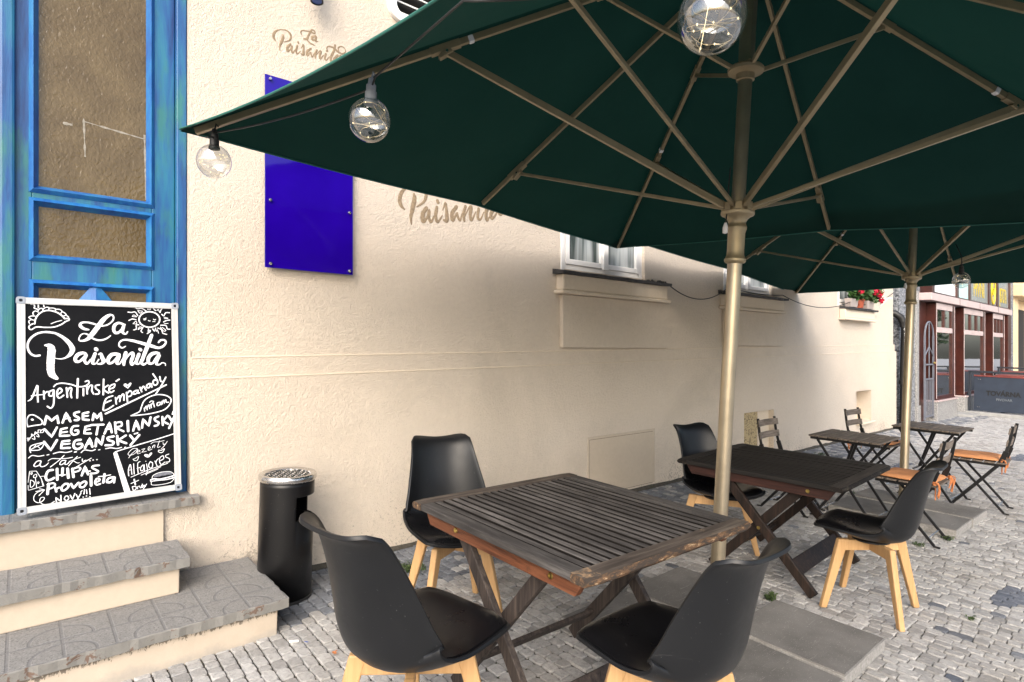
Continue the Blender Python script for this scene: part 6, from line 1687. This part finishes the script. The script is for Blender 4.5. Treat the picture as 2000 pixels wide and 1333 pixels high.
def make_bistro_table():
    t = thing('bistro_table', '', 'table', (0, 0, 0), group='slatted folding bistro tables', local=True)
    lx, ly = .545, .56
    for k in range(7):
        y = -ly / 2 + (k + .5) * ly / 7
        m = MB(); z = rnd.uniform(-.001, .001); m.box((-lx / 2 + rnd.uniform(-.003, .003), y - .034, .695 + z), (lx / 2 + rnd.uniform(-.003, .003), y + .034, .710 + z)); m.build('top_slat', 'bistro_slat', t, bevel=0.003)
    for s in (-1, 1):
        m = MB(); m.bar((s * .235, -ly / 2 + .01, .683), (s * .235, ly / 2 - .01, .683), .014, .024); m.build('top_rail', 'black_steel', t, bevel=0.002)
    for s in (-1, 1):
        for d in (-1, 1):
            x = s * (.225 if d > 0 else .205)
            m = MB(); m.bar((x, d * .215, .672), (x, -d * .235, .012), .010, .022, up=(0, 1, 0)); m.bar((x, -d * .23, .010), (x, -d * .27, .007), .014, .012); m.build('leg', 'black_steel', t, bevel=0.002)
    for w_, y_ in ((.225, -.20), (.205, .20)):
        m = MB(); m.tube([(-w_, y_, .06), (w_, y_, .06)], .005, 8); m.build('tie_rod', 'steel', t, smooth=60)
    m = MB()
    for s in (-1, 1):
        m.bar((s * .05, -.02, .672), (s * .02, .10, .30), .008, .02, up=(0, 1, 0))
    m.bar((-.205, .10, .30), (.205, .10, .30), .012, .012); m.bar((-.205, -.02, .672), (.205, -.02, .672), .012, .012)
    m.build('brace', 'black_steel', t)
    return t
bt0 = make_bistro_table()
for i, (x, y, z, a, lab) in enumerate(((5.541, -1.686, .003, 1.6, 'slatted bistro table between the blackened table and the far umbrella pole'), (6.912, -1.91, .003, -.2, 'slatted bistro table beyond the far umbrella pole by the open pavement'))):
    o = bt0 if i == 0 else copy_tree(bt0)
    o.location = (x, y, z); o.rotation_euler.z = R(a); o['label'] = lab

# ------------------------------------------------------------------ market umbrellas
def make_umbrella():
    u = thing('market_umbrella', '', 'umbrella', (0, 0, 0), group='large green market umbrellas', local=True)
    S1, S2, HE, HA, HL, HU, HM = 1.929, 1.842, 2.255, 3.426, 2.083, 2.784, 0.03
    tips = [(-S1, S2, HE), (0, S2, HE + HM), (S1, S2, HE), (S1, 0, HE + HM), (S1, -S2, HE), (0, -S2, HE + HM), (-S1, -S2, HE), (-S1, 0, HE + HM)]
    tips = [Vector(t) for t in tips]
    A = Vector((0, 0, HA))
    # cloth: eight panels, each sagging a little between its ribs
    m = MB()
    na, nr = 12, 16
    hem = []
    for k in range(8):
        p, q = tips[k], tips[(k + 1) % 8]
        rows = []
        for i in range(nr + 1):
            f = .035 + (1 - .035) * i / nr
            row = []
            for j in range(na + 1):
                g = j / na
                e = p + (q - p) * g
                e = e + (Vector((0, 0, e.z)) - e) * (.016 * 4 * g * (1 - g))      # edge drawn in between the tips
                c = A + (e - A) * f
                c = c + Vector((0, 0, 1)) * (.028 - .020 * 4 * g * (1 - g) * f + .004 * math.sin(g * 9 + k) * f * (1 - f) * 4)
                row.append(c)
            rows.append(row)
        m.grid(rows)
        hem += rows[-1][:-1]
    cl = m.build('canopy', 'canopy_cloth', u, smooth=30)
    m = MB(); hem.append(hem[0]); 
    m.tube([h - Vector((0, 0, .004)) for h in hem], .0045, 6, caps=False); m.build('hem', 'hem_green', cl, smooth=60)
    m = MB(); m.grid([[A + (t - A) * f + Vector((0, 0, .055 + .02 * (1 - f / .14))) for t in tips + tips[:1]] for f in (.0, .07, .14)]); m.build('top_vent', 'canopy_cloth', cl, smooth=30)
    # corner pockets of doubled cloth
    for k in (0, 2, 4, 6):
        t = tips[k]
        m = MB()
        d1 = (tips[(k + 1) % 8] - t).normalized(); d2 = (tips[k - 1] - t).normalized(); dr = (A - t).normalized()
        z = Vector((0, 0, .014))
        m.add([t + z, t + d1 * .16 + z, t + dr * .16 + z * .8, t + d2 * .16 + z], [(0, 1, 2), (0, 2, 3)]); m.build('corner_pocket', 'canopy_cloth', cl)
    # pole and hubs
    m = MB(); m.tube([(0, 0, 0), (0, 0, HL + .02)], .0355, 28); m.tube([(0, 0, HL + .02), (0, 0, HU + .05)], .033, 28); m.bar((0, 0, HU + .05), (0, 0, HA - .02), .058, .058); m.build('pole', 'bronze_pole', u, smooth=40)
    m = MB(); m.lathe([(.0356, -.255), (.046, -.250), (.052, -.242), (.052, -.232), (.047, -.226), (.042, -.21), (.041, -.19), (.0415, -.10), (.046, -.085), (.0475, -.078), (.0475, -.070), (.042, -.060), (.041, -.05), (.048, -.035), (.062, -.02), (.076, -.014), (.080, -.008), (.080, .004), (.074, .006), (.074, .0065)], 36, (0, 0, HL)); m.build('collar', 'bronze', u, smooth=35)
    m = MB()
    for k in range(8):
        d = Vector((tips[k].x, tips[k].y, 0)).normalized(); sd_ = Vector((-d.y, d.x, 0))
        ang = math.atan2(d.y, d.x) + PI / 8
        dd = Vector((math.cos(ang), math.sin(ang), 0))
        m.bar(dd * .038 + Vector((0, 0, HL + .026)), dd * .078 + Vector((0, 0, HL + .026)), .034, .040)
    m.lathe([(.034, .0), (.060, .0), (.060, .044), (.034, .046)], 24, (0, 0, HL + .004)); m.build('lower_hub', 'bronze', u, bevel=0.003)
    m = MB(); m.lathe([(.034, -.045), (.043, -.042), (.044, -.012), (.058, -.008), (.084, -.002), (.086, .012), (.078, .022), (.050, .024), (.034, .028)], 32, (0, 0, HU)); m.build('upper_hub', 'bronze', u, smooth=35)
    m = MB(); m.lathe([(.03, .0), (.05, -.01), (.055, -.04), (.03, -.06)], 20, (0, 0, HA)); m.lathe([(0, .13), (.02, .12), (.028, .10), (.02, .08), (.03, .07), (.04, .02)], 16, (0, 0, HA)); m.build('crown_cap', 'bronze', u, smooth=40)
    # ribs and struts
    for k in range(8):
        t = tips[k]; corner = k % 2 == 0
        d = (t - A).normalized(); hz = Vector((t.x, t.y, 0)).normalized(); sd_ = Vector((-hz.y, hz.x, 0))
        upv = sd_.cross(d)
        if upv.z < 0: upv = -upv
        drop = upv * -.010
        m = MB(); m.bar(A + d * .05 + drop, t - d * .07 + drop, 0.018 if not corner else .022, .030, up=upv); rib = m.build('rib', 'bronze', u, bevel=0.002)
        j = A + (t - A) * (.560 if corner else .804)
        hub = Vector((0, 0, HL + .030)) + hz * .070
        # bracket on the rib
        b = MB()
        jj = j + upv * -.034
        b.bar(j - d * .075 + upv * -.012, j + d * .075 + upv * -.012, .034, .036, up=upv)
        b.bar(j - d * .02 + upv * -.024, j + d * .045 + upv * -.050, .036, .046, up=upv, w2=.036, h2=.014)
        br = b.build('rib_bracket', 'bronze', rib, bevel=0.003)
        b = MB(); b.tube([jj - sd_ * .021, jj + sd_ * .021], .007, 10); b.build('pivot_pin', 'steel', rib, smooth=40)
        s = MB()
        if corner:
            s.bar(hub, jj, .020, .032, up=upv)
        else:
            s.bar(hub, jj, .015, .019, up=upv)
        s.build('strut', 'bronze', u, bevel=0.002)
        if corner:
            j2 = A + (t - A) * .275
            s = MB(); s.bar(Vector((0, 0, HU + .008)) + hz * .06, j2 + upv * -.03, .017, .021, up=upv); s.build('upper_strut', 'bronze', u, bevel=0.002)
            b = MB(); b.bar(j2 - d * .05 + upv * -.012, j2 + d * .05 + upv * -.012, .034, .034, up=upv); b.build('rib_bracket', 'bronze', rib, bevel=0.003)
            c = MB(); q = j - d * .13; c.bar(q - d * .014 + upv * -.012, q + d * .014 + upv * -.012, .030, .034, up=upv); c.build('clip', 'white_clip', rib, bevel=0.006)
    # pull cord by the hub
    m = MB(); m.tube([(-.05, .03, HL + .22), (-.056, .032, HL + .12), (-.052, .03, HL + .05), (-.066, .03, HL - .03), (-.075, .028, HL - .06)], .003, 6); m.build('pull_cord', 'black_rubber', u)
    m = MB(); m.lathe([(0, 0), (.012, .004), (.013, .03), (.006, .055), (0, .056)], 10, (-.078, .028, HL - .115)); m.build('cord_grip', 'white_clip', u, smooth=50)
    return u
def umb_matrix(base, tx, ty, psi):
    a = Vector((tx, ty, 1)).normalized()
    e1 = Vector((math.cos(psi), math.sin(psi), 0)); e1 = (e1 - a * e1.dot(a)).normalized(); e2 = a.cross(e1)
    return Matrix(((e1.x, e2.x, a.x, base[0]), (e1.y, e2.y, a.y, base[1]), (e1.z, e2.z, a.z, base[2]), (0, 0, 0, 1)))
umb0 = make_umbrella()
UMB = [((2.714, -2.053, .064), .0123, -.0293, .1625, 'near green market umbrella whose canopy fills the upper right over the grey table'),
       ((6.262, -1.856, .064), .064, .005, .042, 'far green market umbrella standing among the bistro tables')]
for i, (b, tx, ty, psi, lab) in enumerate(UMB):
    o = umb0 if i == 0 else copy_tree(umb0)
    o.matrix_world = umb_matrix(b, tx, ty, psi); o['label'] = lab

# ------------------------------------------------------------------ concrete slabs weighting the umbrella feet
def make_slab(x0, x1, y0, y1, z, rz, label, group):
    cx, cy = (x0 + x1) / 2, (y0 + y1) / 2
    t = thing('paving_slab', label, 'slab', (cx, cy, 0), group=group, local=True)
    hx, hy = (x1 - x0) / 2, (y1 - y0) / 2
    rr = random.Random(int(cx * 100))
    m = MB()
    n = 12
    def edge(sx, sy):
        return hx * sx, hy * sy
    ring = []
    for (ax_, ay_), (bx_, by_) in (((-1, -1), (1, -1)), ((1, -1), (1, 1)), ((1, 1), (-1, 1)), ((-1, 1), (-1, -1))):
        for k in range(n):
            f = k / n
            px, py = hx * (ax_ + (bx_ - ax_) * f), hy * (ay_ + (by_ - ay_) * f)
            ring.append((px + rr.uniform(-.0016, .0016), py + rr.uniform(-.0016, .0016)))
    N = len(ring)
    low = [(x, y, .004) for x, y in ring]; mid = [(x, y, z - .006 + rr.uniform(-.001, .001)) for x, y in ring]; top = [(x * .985, y * .985, z) for x, y in ring]
    m.add(low + mid, [(k, (k + 1) % N, (k + 1) % N + N, k + N) for k in range(N)], 1)
    m.add(mid + top, [(k, (k + 1) % N, (k + 1) % N + N, k + N) for k in range(N)], 0)
    m.add(top, [tuple(range(N))], 0)
    o = m.build('slab', ['slab_concrete', 'slab_edge'], t)
    t.rotation_euler.z = rz
    return t
G1 = 'concrete slabs round the near umbrella foot'; G2 = 'concrete slabs round the far umbrella foot'
make_slab(2.755, 3.262, -2.650, -2.105, .062, R(.4), 'grey concrete slab at the lower right with its front corner toward the street', G1)
make_slab(2.225, 2.735, -2.655, -2.095, .056, R(-.3), 'grey concrete slab under the right foreground chair', G1)
make_slab(2.715, 3.250, -2.020, -1.495, .060, R(.3), 'grey concrete slab between the two dark tables behind the right foreground chair', G1)
make_slab(2.170, 2.690, -2.035, -1.500, .052, R(-.6), 'grey concrete slab under the grey table', G1)
make_slab(6.105, 6.535, -2.415, -1.480, .072, R(-.3), 'long concrete slab on the far side of the far umbrella foot', G2)
make_slab(5.610, 6.085, -2.405, -1.955, .068, R(.2), 'concrete slab with its bright corner behind the street side shell chair', G2)
make_slab(5.590, 6.075, -1.930, -1.470, .062, R(.5), 'concrete slab under the nearer bistro table', G2)
m = MB()
for a, b in (((2.40, -2.06), (3.05, -2.06)), ((2.714, -1.75), (2.714, -2.4))):
    m.bar((a[0], a[1], .020 if a[0] != b[0] else .0205), (b[0], b[1], .020 if a[0] != b[0] else .0205), .035, .03)
m.lathe([(.037, .05), (.045, .052), (.045, .25), (.037, .255)], 20, (2.714, -2.053, 0))
tag(m.build('umbrella_stand', 'bronze_pole', None, smooth=35), 'cross shaped metal umbrella stand between the near concrete slabs', 'stand')

# ------------------------------------------------------------------ string of globe lights along the canopy edge
def globe(parent, c, r, tilt, seed):
    rr = random.Random(seed)
    ax = Vector((tilt[0], tilt[1], 1)).normalized()
    c = Vector(c)
    so = MB()
    z0 = r * .98
    so.lathe([(0, z0 + .075), (.010, z0 + .075), (.012, z0 + .055), (.017, z0 + .052), (.017, z0 + .030), (.020, z0 + .028), (.020, z0 - .002), (.024, z0 - .006), (.024, z0 - .016), (0, z0 - .016)], 16, tuple(c), tuple(ax))
    so.tube([c + ax * (z0 + .07), c + ax * (z0 + .10) + Vector((.006, 0, 0)), c + ax * (z0 + .088) + Vector((.016, 0, 0))], .004, 6)
    s = so.build('socket', 'grey_plastic' if seed == 2 else 'black_rubber', parent, smooth=35)
    g = MB()
    prof = []
    for k in range(25):
        a = PI * k / 24
        rad = r * math.sin(a); z = -r * 1.04 * math.cos(a)
        if z > r * .93: break
        prof.append((rad, z))
    prof.append((.026, r * .985)); prof.append((.022, r * 1.02))
    g.lathe(prof, 40, tuple(c), tuple(ax))
    gl = g.build('globe', 'bulb_glass', s, smooth=180)
    # coiled fairy wire with tiny lit beads inside
    w = MB(); b = MB()
    pts = []
    a = rr.uniform(0, 6)
    N = 64
    for k in range(N + 1):
        f = k / N
        th = a + f * 19
        zz = r * (.75 * math.cos(f * 7.5 + seed)) * (1 - .2 * f)
        rad = math.sqrt(max((r * .86) ** 2 - zz * zz, 0)) * rr.uniform(.82, 1)
        pts.append(c + Vector((math.cos(th) * rad, math.sin(th) * rad, zz)))
    w.tube([tuple(p) for p in catmull([tuple(p) for p in [c + ax * r * .95] + pts], 3)], .0008, 4)
    for p in pts[::6]:
        b.lathe([(0, -.003), (.0017, -.0015), (.0017, .0015), (0, .003)], 6, tuple(p))
    w.build('fairy_wire', 'copper_wire', s); b.build('fairy_bead', 'fairy_light', s)
    return c + ax * (z0 + .04)
sl = thing('string_lights', 'string of three clear globe lights on black cable under the near canopy edge', 'string lights', (.70, -.75, 2.4))
h1 = globe(sl, (.657, -.738, 2.263), .073, (.0, .0), 1)
h2 = globe(sl, (.931, -1.724, 2.252), .073, (.02, -.01), 2)
h3 = globe(sl, (1.157, -2.921, 2.21), .074, (.0, .02), 3)
def sagc(p, q, d, n=16):
    p = Vector(p); q = Vector(q)
    return [p + (q - p) * (k / n) - Vector((0, 0, 4 * d * (k / n) * (1 - k / n))) for k in range(n + 1)]
m = MB()
m.tube(sagc(h1 + Vector((0, 0, .02)), h2, .02) + sagc(h2 + Vector((0, 0, .03)), (.815, -2.455, 2.315), .0)[1:] + sagc((.815, -2.455, 2.315), h3, .02)[1:] + sagc(h3, (1.19, -4.1, 2.30), .02)[1:], .0038, 6)
m.tube([h1, h1 + Vector((-.03, -.05, -.02)), h1 + Vector((-.05, -.09, -.035))], .0032, 6)
m.tube([h1 + Vector((0, 0, .03)), (.64, -.70, 2.40)], .003, 6)
m.build('cable', 'cable_black', sl, smooth=60)
s2 = thing('hanging_globe_light', 'single clear globe light with fairy wire hanging under the far canopy', 'lamp', (6.25, -2.25, 2.1))
h4 = globe(s2, (6.27, -2.252, 2.083), .067, (0, 0), 5)
m = MB(); m.tube([h4, h4 + Vector((0, 0, .10)), h4 + Vector((.02, .05, .22))], .0035, 6); m.build('cable', 'cable_black', s2)

# ------------------------------------------------------------------ weeds and litter
def tuft(x, y, n, h, spread, label):
    rr = random.Random(int(x * 1000 + 7))
    m = MB()
    for k in range(n):
        a = rr.uniform(0, 6.28); r0 = rr.uniform(0, spread)
        p = Vector((x + math.cos(a) * r0, y + math.sin(a) * r0, 0)); b = rr.uniform(0, 6.28); L = h * rr.uniform(.4, 1); lean = rr.uniform(.3, 1.0) * L
        w = rr.uniform(.0015, .004)
        d = Vector((math.cos(b), math.sin(b), 0)); s = Vector((-d.y, d.x, 0)) * w
        q = p + d * lean * .45 + Vector((0, 0, L * .7)); e = p + d * lean + Vector((0, 0, L * .8))
        m.add([p - s, p + s, q + s * .9, q - s * .9, e], [(0, 1, 2, 3), (3, 2, 4)])
        if rr.random() < .5:
            leaf_disc(m, q, (rr.uniform(-.5, .5), rr.uniform(-.5, .5), 1), rr.uniform(.006, .012), rr, 5)
    tag(m.build('weed', 'leaf_weed'), label, 'weed', 'weeds in the pavement joints')
tuft(1.93, -.40, 150, .05, .10, 'grassy weed growing at the feet of the chair against the wall')
tuft(3.37, -2.03, 60, .06, .03, 'bright green weed beside the lower right concrete slab')
tuft(6.41, -1.40, 40, .04, .04, 'weed by the long far concrete slab')
tuft(5.55, -2.36, 50, .03, .05, 'weed at the foot of the bright slab corner')
tuft(5.19, -2.26, 40, .025, .05, 'small weed near the slab behind the street side chair')
tuft(8.35, -.30, 70, .04, .10, 'weed patch along the foot of the far cream wall')
tuft(9.3, -.35, 70, .04, .12, 'weed patch below the wall niche')
tuft(3.04, -1.08, 30, .02, .05, 'sparse weed between the two wooden tables near the wall')
tuft(2.52, -1.70, 40, .03, .04, 'weed under the edge of the slab below the grey table')
tuft(4.03, -2.83, 25, .02, .03, 'tiny weed in the open pavement in front of the street side chair')
m = MB(); m.tube([(1.008, -.822, .012), (1.045, -.842, .012)], .0052, 10); tag(m.build('cigarette_butt', 'paper_white', None, smooth=40), 'white cigarette butt on the cobbles beside the bottom step', 'cigarette butt')
m = MB(); rr = random.Random(2); leaf_disc(m, (1.072, -.868, .010), (.3, .2, 1), .012, rr, 6); tag(m.build('paper_scrap', 'blue_litter'), 'tiny blue scrap on the cobbles near the bottom step', 'scrap')
m = MB(); leaf_disc(m, (1.138, -1.046, .012), (.2, -.2, 1), .012, rr, 7); leaf_disc(m, (1.148, -1.04, .014), (-.2, .3, 1), .009, rr, 6); tag(m.build('dry_leaf', 'orange_tie'), 'dry orange leaf on the cobbles left of the foreground chair', 'leaf')
